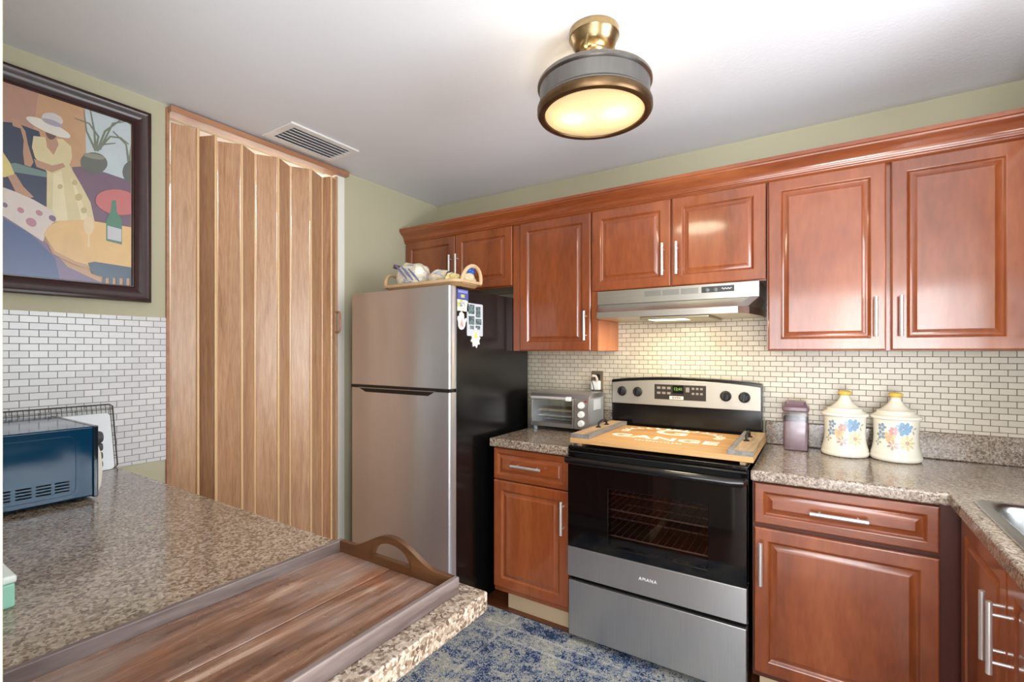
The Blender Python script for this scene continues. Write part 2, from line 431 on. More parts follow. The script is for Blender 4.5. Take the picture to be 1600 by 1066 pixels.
ART = [('wall2',[(-2.272,2.325),(-2.16,2.325),(-2.174,2.173),(-2.272,2.161)]),('sky',[(-2.031,2.325),(-1.885,2.325),(-1.885,2.07),(-2.027,2.083)]),('floor',[(-2.069,2.069),(-2.027,2.086),(-1.885,2.07),(-1.885,1.877),(-2.007,1.868),(-2.05,1.959)]),('navy',[(-2.272,2.161),(-2.221,2.175),(-2.16,2.169),(-2.132,2.034),(-2.135,1.898),(-2.194,1.92),(-2.272,1.935)]),('teal',[(-2.272,2.008),(-2.221,2.034),(-2.139,2.027),(-2.139,2.008),(-2.221,2.001),(-2.272,1.971)]),('shade',[(-2.272,1.863),(-2.146,1.774),(-2.081,1.688),(-1.97,1.636),(-1.885,1.634),(-1.885,1.634),(-2.272,1.634)]),('blue',[(-2.272,1.845),(-2.181,1.791),(-2.117,1.716),(-2.103,1.635),(-2.272,1.634)]),('leaf',[(-1.995,2.155),(-1.987,2.216),(-2.017,2.257),(-2.061,2.259),(-2.062,2.255),(-2.02,2.251),(-1.994,2.212),(-2.003,2.154)]),('leaf',[(-1.995,2.156),(-2.0,2.232),(-2.013,2.308),(-2.017,2.306),(-2.006,2.228),(-2.003,2.152)]),('leaf',[(-1.991,2.155),(-1.967,2.241),(-1.91,2.317),(-1.885,2.299),(-1.885,2.304),(-1.911,2.323),(-1.973,2.244),(-1.998,2.156)]),('leaf',[(-1.992,2.153),(-1.952,2.225),(-1.92,2.232),(-1.894,2.217),(-1.891,2.221),(-1.918,2.239),(-1.955,2.231),(-1.998,2.158)]),('leaf',[(-1.995,2.158),(-2.024,2.223),(-2.033,2.3),(-2.036,2.298),(-2.029,2.219),(-2.002,2.151)]),('leaf',[(-1.992,2.153),(-1.973,2.186),(-1.936,2.206),(-1.936,2.21),(-1.975,2.192),(-1.997,2.158)]),('leaf',[(-1.888,2.145),(-1.899,2.218),(-1.943,2.255),(-1.946,2.25),(-1.904,2.213),(-1.897,2.141)]),('leaf',[(-1.886,2.144),(-1.885,2.225),(-1.885,2.31),(-1.886,2.308),(-1.885,2.223),(-1.895,2.143)]),('leaf',[(-1.983,2.163),(-1.943,2.282),(-1.885,2.317),(-1.885,2.322),(-1.947,2.286),(-1.99,2.165)]),('pot',[(-1.962,2.112),(-1.966,2.099),(-1.973,2.086),(-1.983,2.075),(-1.996,2.067),(-2.009,2.064),(-2.021,2.064),(-2.032,2.068),(-2.04,2.076),(-2.044,2.087),(-2.045,2.1),(-2.042,2.113),(-2.035,2.125),(-2.025,2.136),(-2.013,2.144),(-2.0,2.148),(-1.987,2.148),(-1.976,2.144),(-1.968,2.136),(-1.963,2.125)]),('pot_rim',[(-1.97,2.136),(-1.973,2.132),(-1.978,2.128),(-1.986,2.125),(-1.995,2.123),(-2.006,2.121),(-2.016,2.12),(-2.025,2.121),(-2.032,2.122),(-2.036,2.125),(-2.037,2.128),(-2.035,2.131),(-2.03,2.135),(-2.023,2.138),(-2.013,2.14),(-2.003,2.142),(-1.993,2.143),(-1.983,2.143),(-1.976,2.141),(-1.972,2.139)]),('pot',[(-1.885,2.118),(-1.885,2.103),(-1.885,2.089),(-1.885,2.076),(-1.885,2.067),(-1.885,2.062),(-1.893,2.062),(-1.901,2.066),(-1.908,2.074),(-1.912,2.085),(-1.914,2.098),(-1.912,2.113),(-1.908,2.127),(-1.901,2.139),(-1.893,2.148),(-1.885,2.154),(-1.885,2.154),(-1.885,2.151),(-1.885,2.143),(-1.885,2.132)]),('dress',[(-2.139,2.032),(-2.077,2.074),(-2.042,2.007),(-2.015,1.949),(-2.001,1.87),(-2.14,1.848),(-2.14,1.935)]),('cream2',[(-2.121,2.028),(-2.099,2.045),(-2.081,1.862),(-2.125,1.852)]),('cream2',[(-2.073,2.033),(-2.058,1.998),(-2.019,1.876),(-2.042,1.871)]),('spot',[(-2.039,1.962),(-2.04,1.958),(-2.041,1.954),(-2.044,1.95),(-2.047,1.947),(-2.05,1.945),(-2.053,1.945),(-2.056,1.946),(-2.059,1.949),(-2.06,1.952),(-2.061,1.957),(-2.06,1.961),(-2.059,1.965),(-2.056,1.969),(-2.053,1.972),(-2.05,1.974),(-2.047,1.974),(-2.044,1.973),(-2.041,1.97),(-2.04,1.967)]),('spot',[(-2.054,2.014),(-2.054,2.011),(-2.055,2.007),(-2.057,2.005),(-2.059,2.003),(-2.062,2.001),(-2.064,2.001),(-2.066,2.002),(-2.068,2.004),(-2.069,2.006),(-2.069,2.009),(-2.069,2.012),(-2.068,2.016),(-2.066,2.018),(-2.064,2.02),(-2.062,2.022),(-2.059,2.022),(-2.057,2.021),(-2.055,2.019),(-2.054,2.017)]),('spot',[(-2.025,1.915),(-2.026,1.911),(-2.027,1.908),(-2.029,1.904),(-2.032,1.902),(-2.035,1.901),(-2.037,1.901),(-2.04,1.902),(-2.042,1.904),(-2.043,1.907),(-2.044,1.911),(-2.043,1.914),(-2.042,1.918),(-2.04,1.921),(-2.037,1.924),(-2.035,1.925),(-2.032,1.925),(-2.029,1.924),(-2.027,1.922),(-2.026,1.919)]),('spot',[(-2.095,1.987),(-2.096,1.983),(-2.097,1.98),(-2.099,1.978),(-2.101,1.976),(-2.103,1.975),(-2.105,1.974),(-2.107,1.975),(-2.109,1.977),(-2.11,1.979),(-2.11,1.982),(-2.11,1.985),(-2.109,1.989),(-2.107,1.991),(-2.105,1.993),(-2.103,1.994),(-2.101,1.994),(-2.099,1.994),(-2.097,1.992),(-2.096,1.99)]),('dress',[(-2.175,2.146),(-2.146,2.153),(-2.095,2.164),(-2.072,2.145),(-2.069,2.104),(-2.079,2.066),(-2.139,2.027),(-2.171,2.07),(-2.179,2.104)]),('skin',[(-2.231,2.188),(-2.214,2.185),(-2.196,2.155),(-2.189,2.11),(-2.175,2.051),(-2.182,2.032),(-2.198,2.034),(-2.202,2.077),(-2.2,2.121),(-2.208,2.16),(-2.227,2.161)]),('skin',[(-2.174,2.064),(-2.125,2.056),(-2.095,2.075),(-2.088,2.063),(-2.125,2.03),(-2.167,2.037)]),('skin',[(-2.143,2.156),(-2.114,2.165),(-2.107,2.14),(-2.121,2.096),(-2.139,2.119)]),('skin2',[(-2.111,2.188),(-2.112,2.178),(-2.114,2.168),(-2.118,2.16),(-2.122,2.154),(-2.127,2.151),(-2.132,2.15),(-2.136,2.153),(-2.14,2.159),(-2.142,2.166),(-2.143,2.176),(-2.142,2.185),(-2.14,2.195),(-2.136,2.203),(-2.132,2.209),(-2.127,2.213),(-2.122,2.213),(-2.118,2.211),(-2.114,2.205),(-2.112,2.197)]),('hat',[(-2.074,2.18),(-2.079,2.174),(-2.089,2.171),(-2.104,2.169),(-2.122,2.17),(-2.141,2.173),(-2.159,2.178),(-2.175,2.184),(-2.186,2.191),(-2.193,2.198),(-2.194,2.205),(-2.189,2.21),(-2.18,2.214),(-2.166,2.216),(-2.148,2.216),(-2.13,2.213),(-2.111,2.208),(-2.095,2.202),(-2.082,2.195),(-2.075,2.187)]),('hat2',[(-2.096,2.225),(-2.099,2.218),(-2.104,2.211),(-2.112,2.206),(-2.121,2.203),(-2.13,2.202),(-2.139,2.204),(-2.146,2.207),(-2.151,2.213),(-2.153,2.22),(-2.153,2.227),(-2.15,2.235),(-2.145,2.241),(-2.137,2.246),(-2.129,2.25),(-2.119,2.251),(-2.111,2.249),(-2.103,2.246),(-2.098,2.24),(-2.095,2.233)]),('band',[(-2.096,2.211),(-2.098,2.208),(-2.103,2.206),(-2.11,2.204),(-2.118,2.203),(-2.127,2.204),(-2.136,2.205),(-2.143,2.207),(-2.149,2.21),(-2.152,2.213),(-2.153,2.216),(-2.151,2.219),(-2.146,2.222),(-2.139,2.223),(-2.131,2.224),(-2.122,2.224),(-2.114,2.223),(-2.106,2.22),(-2.1,2.218),(-2.097,2.214)]),('blouse',[(-2.272,2.071),(-2.253,2.064),(-2.234,2.029),(-2.222,1.991),(-2.247,1.975),(-2.272,1.971)]),('skin',[(-2.24,1.981),(-2.221,1.995),(-2.201,1.956),(-2.174,1.926),(-2.188,1.917),(-2.221,1.932)]),('skirt',[(-2.272,1.944),(-2.221,1.932),(-2.174,1.916),(-2.121,1.887),(-2.114,1.859),(-2.139,1.819),(-2.15,1.769),(-2.201,1.806),(-2.272,1.854)]),('pink',[(-2.168,1.826),(-2.17,1.822),(-2.173,1.82),(-2.177,1.818),(-2.182,1.818),(-2.186,1.82),(-2.19,1.823),(-2.193,1.827),(-2.194,1.832),(-2.195,1.837),(-2.194,1.841),(-2.191,1.845),(-2.188,1.848),(-2.184,1.849),(-2.18,1.849),(-2.176,1.848),(-2.172,1.845),(-2.169,1.841),(-2.167,1.836),(-2.167,1.831)]),('purple',[(-2.115,1.856),(-2.117,1.853),(-2.119,1.851),(-2.122,1.85),(-2.125,1.85),(-2.128,1.852),(-2.131,1.854),(-2.133,1.856),(-2.134,1.86),(-2.135,1.863),(-2.134,1.866),(-2.132,1.869),(-2.13,1.871),(-2.127,1.872),(-2.124,1.872),(-2.121,1.871),(-2.118,1.869),(-2.116,1.866),(-2.115,1.863),(-2.115,1.859)]),('pink',[(-2.152,1.867),(-2.153,1.865),(-2.155,1.863),(-2.158,1.862),(-2.161,1.862),(-2.164,1.863),(-2.166,1.865),(-2.168,1.868),(-2.169,1.871),(-2.169,1.874),(-2.169,1.877),(-2.167,1.879),(-2.165,1.881),(-2.162,1.882),(-2.159,1.882),(-2.157,1.881),(-2.154,1.879),(-2.152,1.877),(-2.151,1.874),(-2.151,1.87)]),('pink',[(-2.2,1.865),(-2.201,1.863),(-2.203,1.861),(-2.206,1.86),(-2.208,1.86),(-2.211,1.861),(-2.213,1.863),(-2.215,1.865),(-2.216,1.868),(-2.216,1.871),(-2.216,1.874),(-2.214,1.877),(-2.212,1.879),(-2.21,1.88),(-2.207,1.88),(-2.204,1.879),(-2.202,1.877),(-2.2,1.874),(-2.199,1.871),(-2.199,1.868)]),('purple',[(-2.24,1.875),(-2.241,1.873),(-2.243,1.871),(-2.245,1.87),(-2.247,1.87),(-2.249,1.871),(-2.251,1.873),(-2.253,1.875),(-2.254,1.877),(-2.254,1.88),(-2.253,1.882),(-2.252,1.884),(-2.251,1.886),(-2.249,1.887),(-2.246,1.887),(-2.244,1.886),(-2.242,1.884),(-2.241,1.882),(-2.24,1.88),(-2.24,1.877)]),('red',[(-1.885,1.978),(-1.885,1.962),(-1.885,1.946),(-1.887,1.933),(-1.91,1.924),(-1.933,1.92),(-1.956,1.92),(-1.975,1.926),(-1.99,1.936),(-1.999,1.95),(-2.0,1.965),(-1.995,1.981),(-1.984,1.996),(-1.966,2.009),(-1.945,2.019),(-1.922,2.024),(-1.899,2.024),(-1.885,2.019),(-1.885,2.009),(-1.885,1.995)]),('table',[(-2.148,1.798),(-2.135,1.83),(-2.103,1.857),(-2.035,1.877),(-1.885,1.88),(-1.885,1.697),(-1.97,1.697),(-2.058,1.711),(-2.117,1.741)]),('table2',[(-2.148,1.798),(-2.117,1.741),(-2.058,1.711),(-1.97,1.697),(-1.885,1.697),(-1.885,1.686),(-1.97,1.684),(-2.062,1.698),(-2.125,1.73)]),('glass',[(-2.004,1.861),(-2.005,1.849),(-2.007,1.838),(-2.011,1.829),(-2.015,1.823),(-2.02,1.82),(-2.025,1.821),(-2.03,1.826),(-2.033,1.833),(-2.035,1.843),(-2.036,1.854),(-2.035,1.865),(-2.033,1.876),(-2.03,1.885),(-2.025,1.891),(-2.02,1.894),(-2.015,1.893),(-2.011,1.889),(-2.007,1.882),(-2.005,1.872)]),('glass',[(-2.023,1.824),(-2.018,1.825),(-2.017,1.774),(-2.024,1.773)]),('bottle',[(-1.949,1.974),(-1.935,1.978),(-1.933,1.933),(-1.916,1.9),(-1.916,1.803),(-1.967,1.809),(-1.967,1.888),(-1.953,1.928)]),('label',[(-1.963,1.87),(-1.918,1.865),(-1.918,1.814),(-1.963,1.817)]),('chair',[(-2.023,1.712),(-2.003,1.72),(-1.885,1.715),(-1.885,1.67),(-1.97,1.662),(-2.011,1.673)]),('chair',[(-1.978,1.661),(-1.968,1.663),(-1.968,1.634),(-1.978,1.634)]),('chair',[(-1.957,1.664),(-1.946,1.665),(-1.946,1.634),(-1.957,1.634)]),('chair',[(-1.935,1.667),(-1.924,1.668),(-1.924,1.634),(-1.935,1.634)]),('chair',[(-1.912,1.67),(-1.901,1.671),(-1.901,1.634),(-1.912,1.634)]),('chair',[(-1.889,1.673),(-1.885,1.674),(-1.885,1.636),(-1.889,1.635)])]
def paint(name, rgb, k=.18, sc=14):
    t = NT('paint_'+name)
    f = t.noise(t.coords(), sc, 4, .6, 1)
    c = srgb(*rgb)
    return t.set(t.mix(f, c, tuple(q*(1-k) for q in c[:3])+(1,)), .3)
PAL = dict(bg=(206,164,128), wall2=(190,148,132), sky=(200,212,216), floor=(128,104,122), navy=(66,74,96), teal=(122,146,140), shade=(136,120,150), blue=(88,104,148),
           leaf=(128,136,120), pot=(112,116,108), pot_rim=(150,150,136), dress=(226,212,166), cream2=(238,226,188), spot=(206,186,140), skin=(196,154,128), skin2=(120,92,84),
           hat=(232,226,216), hat2=(214,208,206), band=(176,168,184), blouse=(232,212,140), skirt=(226,214,208), pink=(196,140,156), purple=(136,112,140), red=(206,124,124),
           table=(236,196,138), table2=(206,164,128), glass=(238,214,176), bottle=(96,142,122), label=(206,206,214), chair=(92,112,130))
pm = {k: i for i, k in enumerate(PAL)}
pt = MB(); pt.box(XL+.002, XL+.012, PY0+.06, PY1-.06, PZ0+.06, PZ1-.06)
for k, (cname, poly) in enumerate(ART):
    pt.mi = pm[cname]
    x = XL + .0122 + k*.00006
    f_ = pt.face([pt.bm.verts.new((x, a, b)) for a, b in poly])
pt.build('canvas', [paint(k, v) for k, v in PAL.items()], pic, smooth=False)

# ------------------------------------------------------------------ ceiling vent
vent = thing('ceiling_vent', 'white louvred air vent in the ceiling by the folding door', 'vent', (-2.19, -1.176, CEIL))
MB().slab([-2.325,-2.288,-2.108,-2.07],[-1.372,-1.335,-1.012,-.982], lambda i,j: i==1 and j==1, CEIL-.010, CEIL, XY).build('vent_frame', M_white, vent, bevel=.004)
MB().box(-2.29,-2.106,-1.337,-1.01,CEIL-.0015,CEIL-.0005).build('duct_backing', plain('duct_grey', srgb(140,140,142), .7), vent)
for i in range(6):
    x = -2.275 + i*.0300
    m = MB(); M = Matrix.Translation((x, 0, CEIL-.009)) @ Matrix.Rotation(R(28), 4, 'Y')
    m.box(-.0145, .0145, -1.336, -1.011, -.0012, .0012, M); m.build('slat', M_white, vent)

# ------------------------------------------------------------------ ceiling lamp
LX, LY = -.638, -1.185
lamp = thing('ceiling_lamp', 'semi-flush drum lamp of pewter and brass with a glowing glass', 'ceiling lamp', (LX, LY, CEIL))
t = NT('antique_brass'); M_brass = t.set(t.ramp(t.noise(t.coords(), 30, 3), [(.3,srgb(150,130,96)),(.7,srgb(176,156,120))]), .28, 1.0)
t = NT('pewter_drum'); M_pewter = t.set(t.ramp(t.noise(t.coords((1,1,.1)), 60, 3), [(.3,srgb(124,121,116)),(.7,srgb(132,129,124))]), .32, 1.0)
t = NT('bronze_rim'); M_bronze = t.set(t.ramp(t.noise(t.coords(), 20, 3), [(.3,srgb(92,70,48)),(.7,srgb(116,92,66))]), .34, .9)
t = NT('frosted_glass')
dif = t.new('ShaderNodeBsdfDiffuse'); dif.inputs['Color'].default_value = (.62,.56,.44,1)
trl = t.new('ShaderNodeBsdfTranslucent'); trl.inputs['Color'].default_value = (.95,.86,.66,1)
ad = t.new('ShaderNodeMixShader'); ad.inputs[0].default_value = .72
t.link(dif.outputs[0], ad.inputs[1]); t.link(trl.outputs[0], ad.inputs[2]); t.link(ad.outputs[0], t.n['Material Output'].inputs[0])
M_glow = t.m
def lat(prof, name, m, par, n=48, **k):
    return MB().lathe(prof, (LX, LY, 0), n, **k).build(name, m, par)
lat([(.083,CEIL-.0005),(.083,CEIL-.022),(.079,CEIL-.026),(.072,CEIL-.046),(.058,CEIL-.062),(.044,CEIL-.068),(.042,CEIL-.074),(.036,CEIL-.078),(.034,CEIL-.11),(.02,CEIL-.125)], 'canopy', M_brass, lamp)
lat([(.016,CEIL-.12),(.016,2.262)], 'stem', M_brass, lamp, 16)
for k in range(3):
    a = R(35+120*k); m = MB()
    p = [(LX+r*math.cos(a), LY+r*math.sin(a), z) for r, z in ((.066,CEIL-.036),(.067,CEIL-.06),(.075,CEIL-.075),(.082,CEIL-.095))]
    m.tube(p, [.004,.006,.0045,.006], 8); m.build('thumb_screw', M_brass, lamp)
for k in range(3):
    a = R(80+120*k); m = MB()
    m.tube([(LX+r*math.cos(a), LY+r*math.sin(a), z) for r, z in ((.012,2.30),(.08,2.285),(.176,2.268))], .0045, 8); m.build('drum_arm', M_bronze, lamp)
dr = lat([(.176,2.268),(.186,2.272),(.190,2.266),(.190,2.258),(.186,2.254),(.183,2.252),(.181,2.204),(.184,2.200),(.188,2.196),(.188,2.190),(.176,2.188),(.174,2.192),(.174,2.262),(.176,2.268)], 'drum', M_pewter, lamp, 64, cap0=False, cap1=False)
lat([(.186,2.195),(.191,2.188),(.191,2.172),(.186,2.164),(.176,2.161),(.166,2.164),(.164,2.170),(.166,2.190),(.186,2.195)], 'bottom_ring', M_bronze, lamp, 64, cap0=False, cap1=False)
lat([(.001,2.160),(.06,2.1605),(.12,2.163),(.164,2.168),(.166,2.171),(.12,2.172),(.001,2.172)], 'glass_diffuser', M_glow, lamp, 48)
for k, (bx, by) in enumerate(((.07,.02),(-.07,-.02))):
    m = MB(); m.lathe([(.012,2.268),(.013,2.245),(.024,2.225),(.028,2.210),(.020,2.193),(.004,2.188)], (LX+bx, LY+by, 0), 16)
    m.build('bulb', emit('lit_bulb', (1,.85,.6,1), (64.0, 24.0)[k]), lamp)
l = bpy.data.lights.new('glass_light', 'AREA'); l.shape = 'DISK'; l.size = .3; l.energy = 4; l.color = (1,.88,.66)
lo = bpy.data.objects.new('glass_light', l); lo.location = (LX, LY, 2.156); COL.objects.link(lo)

# ------------------------------------------------------------------ cabinets
def panel_front(name, m, parent, o, u, v, n, w, h, inset=.056, t=.02):
    """a raised-panel door or drawer front: o = lower corner on the front plane, u, v its edges, n outwards"""
    o, u, v, n = map(Vector, (o, u, v, n))
    k = inset
    prof = [(0,t),(0,.006),(.001,.003),(.003,.001),(.006,0),(k-.009,0),(k-.006,.001),(k-.001,.007),(k+.003,.009),(k+.006,.0085),(k+.021,.0014),(k+.023,.0006),(k+.027,.0006)]
    rs = []
    for i, d in prof:
        rs.append([o+u*a+v*b-n*d for a, b in ((i,i),(w-i,i),(w-i,h-i),(i,h-i))])
    return MB().rings(rs).build(name, m, parent, angle=16)
def bar_handle(parent, c, axis, length, n, post=.030, r=.0072):
    """bar pull: c = middle of the bar's foot on the front, axis along the bar, n outwards"""
    c, a, n = map(Vector, (c, axis, n)); m = MB()
    m.cyl(c+n*post-a*length/2, c+n*post+a*length/2, r, 14)
    for s in (-1, 1): m.cyl(c+a*(s*length*.33), c+a*(s*length*.33)+n*post, .004, 10)
    return m.build('handle', M_chrome, parent)
NY = (0,-1,0); NX = (-1,0,0); EX = (1,0,0); EZ = (0,0,1)
YF = -.33
def wall_door(par, x0, x1, z0, z1, hx, hz, hl=.155):
    d = panel_front('door', M_cherry, par, (x0,YF,z0), EX, EZ, NY, x1-x0, z1-z0)
    bar_handle(d, (hx,YF,hz), EZ, hl, NY)
    return d
ZT = 2.112
c1 = thing('wall_cabinet', 'short two-door cherry cabinet above the refrigerator', 'cabinet', (-1.95, -.165, 1.752), 'cherry wall cabinets')
MB().box(XL+.004, -1.515, -.309, -.002, 1.752, ZT).build('body', M_cherry, c1, bevel=.001, seg=1)
wall_door(c1, -2.384, -1.953, 1.757, ZT-.002, -1.977, 1.905)
wall_door(c1, -1.948, -1.520, 1.757, ZT-.002, -1.924, 1.905)
c2 = thing('wall_cabinet', 'tall single-door cherry cabinet between refrigerator and range hood', 'cabinet', (-1.25, -.165, 1.37), 'cherry wall cabinets')
MB().box(-1.513, -.986, -.309, -.008, 1.372, ZT).build('body', M_side, c2, bevel=.001, seg=1)
MB().box(-1.513, -1.468, -.322, -.309, 1.372, ZT).build('filler_stile', M_cherry, c2)
MB().box(-1.018, -.984, -.322, -.309, 1.372, ZT).build('filler_stile', M_cherry, c2)
wall_door(c2, -1.465, -1.022, 1.374, ZT-.002, -1.047, 1.506)
c3 = thing('wall_cabinet', 'two-door cherry cabinet directly above the steel range hood', 'cabinet', (-.60, -.165, 1.68), 'cherry wall cabinets')
MB().box(-.984, -.196, -.309, -.008, 1.682, ZT).build('body', M_cherry, c3, bevel=.001, seg=1)
wall_door(c3, -1.014, -.606, 1.686, ZT-.002, -.639, 1.815)
wall_door(c3, -.600, -.196, 1.686, ZT-.002, -.573, 1.815)
c4 = thing('wall_cabinet', 'wide two-door cherry cabinet right of the hood, above the canisters', 'cabinet', (.2, -.165, 1.37), 'cherry wall cabinets')
MB().box(-.194, .644, -.309, -.008, 1.372, ZT).build('body', M_cherry, c4, bevel=.001, seg=1)
wall_door(c4, -.188, .220, 1.374, ZT-.002, .186, 1.506)
wall_door(c4, .234, .604, 1.374, ZT-.002, .263, 1.506)
MB().box(.608, .662, -.322, -.309, 1.372, ZT).build('filler_stile', M_cherry, c4)
c5 = thing('wall_cabinet', 'cherry cabinet on the right wall, cut off by the photo edge', 'cabinet', (.82, -.6, 1.37), 'cherry wall cabinets')
MB().box(.666, XR-.004, -.84, -.002, 1.372, ZT).build('body', M_cherry, c5, bevel=.001, seg=1)
d = panel_front('door', M_cherry, c5, (.645,-.345,1.374), (0,-1,0), EZ, NX, .48, ZT-1.376)
bar_handle(d, (.645,-.79,1.506), EZ, .155, NX)
# crown moulding along the cabinet tops, mitred into the right-hand run
cr = []
prof = [(.006,2.106),(.010,2.108),(.014,2.112),(.012,2.116),(.013,2.119),(.019,2.122),(.020,2.127),(.017,2.130),(.018,2.136),(.030,2.152),(.048,2.166),(.056,2.174),(.057,2.180),(.062,2.183),(.062,2.197),(.058,2.199),(-.02,2.199),(-.02,2.115)]
for d_, z in prof:
    cr.append((d_, z))
m = MB()
m.rings([[(XL+.003, -.322-d_, z) for d_, z in cr], [(.656-d_, -.322-d_, z) for d_, z in cr], [(.656-d_, -.86, z) for d_, z in cr]])
tag(m.build('crown_molding', M_cherry_h, angle=30), 'stepped cherry crown molding running along the tops of the wall cabinets', 'molding')

YB = -.62
def base_door(par, x0, x1, z0, z1, inset=.056): return panel_front('door', M_cherry, par, (x0,YB,z0), EX, EZ, NY, x1-x0, z1-z0, inset)
def drawer(par, x0, x1, z0, z1, inset=.032): return panel_front('drawer', M_cherry_h, par, (x0,YB,z0), EX, EZ, NY, x1-x0, z1-z0, inset)
b1 = thing('base_cabinet', 'narrow cherry base cabinet with one drawer between refrigerator and range', 'cabinet', (-1.23, -.3, 0), 'cherry base cabinets')
MB().box(-1.452, -1.006, -.599, -.01, .105, .868).build('body', M_cherry, b1)
MB().box(-1.40, -1.03, -.548, -.53, 0, .105).build('toe_kick', M_kick, b1)
w = drawer(b1, -1.447, -1.010, .700, .862); bar_handle(w, (-1.237,YB,.785), EX, .172, NY)
w = base_door(b1, -1.447, -1.010, .135, .694); bar_handle(w, (-1.036,YB,.571), EZ, .160, NY)
b2 = thing('base_cabinet', 'cherry base cabinet right of the range with a wide drawer over a door', 'cabinet', (.08, -.3, 0), 'cherry base cabinets')
MB().box(-.220, .396, -.599, -.01, .105, .868).build('body', M_cherry_in, b2)
MB().box(-.20, .43, -.548, -.53, 0, .105).build('toe_kick', M_kick, b2)
w = drawer(b2, -.213, .332, .706, .862, .040); bar_handle(w, (.057,YB,.781), EX, .172, NY)
w = base_door(b2, -.213, .332, .130, .690); bar_handle(w, (-.188,YB,.558), EZ, .162, NY)
b3 = thing('base_cabinet', 'cherry sink cabinet with two doors in the right corner', 'cabinet', (.68, -1.1, 0), 'cherry base cabinets')
m = MB()
m.box(.397, .975, -.636, -.618, .105, .868); m.box(.397, .975, -1.62, -1.60, .105, .868); m.box(.397, .975, -1.60, -.636, .105, .125)
m.box(.965, .975, -1.60, -.636, .125, .868); m.box(.397, .410, -1.60, -.636, .835, .868)
m.build('body', M_cherry_in, b3)
MB().box(.45, .47, -1.62, -.64, 0, .105).build('toe_kick', M_kick, b3)
XF = .375
d = panel_front('door', M_cherry, b3, (XF,-.655,.130), (0,-1,0), EZ, NX, .436, .722); bar_handle(d, (XF,-1.059,.691), EZ, .170, NX, .036, .0065)
d = panel_front('door', M_cherry, b3, (XF,-1.095,.130), (0,-1,0), EZ, NX, .436, .722); bar_handle(d, (XF,-1.118,.689), EZ, .172, NX, .036, .0065)
b4 = thing('base_cabinet', 'cherry base cabinet below the counter with the wooden tray', 'cabinet', (-1.5, -2.28, 0), 'cherry base cabinets')
MB().box(XL+.002, -.99, -2.5825, -2.0, .105, .872).build('body', M_cherry, b4)
MB().box(XL+.002, -1.03, -2.5825, -2.06, 0, .105).build('toe_kick', M_kick, b4)
for k in range(3):
    w = panel_front('door', M_cherry, b4, (-1.01-k*.44,-1.98,.13), (-1,0,0), EZ, (0,1,0), .43, .73)
    bar_handle(w, (-1.01-k*.44-(.40 if k % 2 == 0 else .03),-1.98,.70), EZ, .16, (0,1,0))

# ------------------------------------------------------------------ counters and sink
tp = thing('countertop', 'short speckled granite counter left of the range under the toaster oven', 'counter', (-1.23, -.3, .87), 'granite countertops')
MB().slab([-1.462,-1.004],[-.640,-.003], lambda i,j: False, .870, .914, XY).build('top', M_granite, tp, bevel=.008, seg=3)
MB().box(-1.462, -1.006, -.026, -.002, .914, 1.024).build('backsplash_ledge', M_granite, tp, bevel=.006, seg=2)
tp = thing('countertop', 'L-shaped speckled granite counter right of the range, with the sink', 'counter', (.4, -.5, .87), 'granite countertops')
MB().slab([-.224,.352,.412,.922,XR-.003],[-2.0,-1.335,-.715,-.640,-.003], lambda i,j: (i==0 and j<3) or (i==2 and j==1), .870, .914, XY).build('top', M_granite, tp, bevel=.008, seg=3)
MB().slab([-.224,XR-.027,XR-.003],[-2.0,-.026,-.003], lambda i,j: i==0 and j==0, .914, 1.028, XY).build('backsplash_ledge', M_granite, tp, bevel=.006, seg=2)
tp = tag(MB().slab([XL+.003,-.529],[-2.582,-1.948], lambda i,j: False, .876, .914, XY).build('countertop', M_granite, bevel=.004, seg=2),
    'long speckled granite counter in front, carrying the tray and microwave', 'counter', 'granite countertops')
sk = thing('sink', 'stainless steel drop-in sink in the right corner counter', 'sink', (.667, -1.02, .914))
rs = []
for r_, x0, x1, y0, y1, z in ((.03,.392,.942,-1.355,-.695,.9145),(.032,.393,.941,-1.354,-.696,.9185),(.034,.398,.936,-1.349,-.701,.9200),(.05,.420,.914,-1.327,-.723,.9195),(.055,.426,.908,-1.321,-.729,.914),
                          (.06,.432,.902,-1.315,-.735,.90),(.07,.440,.894,-1.307,-.743,.76),(.09,.462,.872,-1.285,-.765,.742)):
    rs.append([(a,b,z) for a,b in rrect(x0,x1,y0,y1,r_)])
MB().rings(rs, False, True).build('basin', M_sink, sk)
MB().lathe([(.045,.7425),(.045,.746),(.034,.746),(.03,.7432)], (.667,-1.02,0), 24).build('drain', M_chrome, sk)

# ------------------------------------------------------------------ refrigerator and its magnets
fg = thing('refrigerator', 'top-freezer refrigerator with brushed steel doors and black sides', 'refrigerator', (-1.875, -.5, 0))
MB().box(-2.232, -1.516, -.842, -.15, .04, 1.684).build('body', M_black_tex, fg, bevel=.004)
for x, y in ((-2.2,-.8),(-1.55,-.8),(-2.2,-.2),(-1.55,-.2)):
    MB().lathe([(.02,0),(.02,.04)], (x,y,0), 12).build('foot', M_black_matte, fg)
def fdoor(name, z0, z1):
    m = MB()
    pl = [(-2.238,-.848),(-2.238,-.890),(-2.232,-.899),(-2.222,-.902),(-1.528,-.902),(-1.517,-.899),(-1.511,-.890),(-1.511,-.848)]
    m.rings([[(a,b,z0) for a,b in pl],[(a,b,z1) for a,b in pl]])
    return m.build(name, M_fridge, fg, bevel=.004, seg=2)
fdoor('freezer_door', 1.183, 1.694)
fdoor('lower_door', .055, 1.168)
MB().box(-2.228,-1.522,-.846,-.838,.06,1.688).build('door_gasket', M_recess, fg)
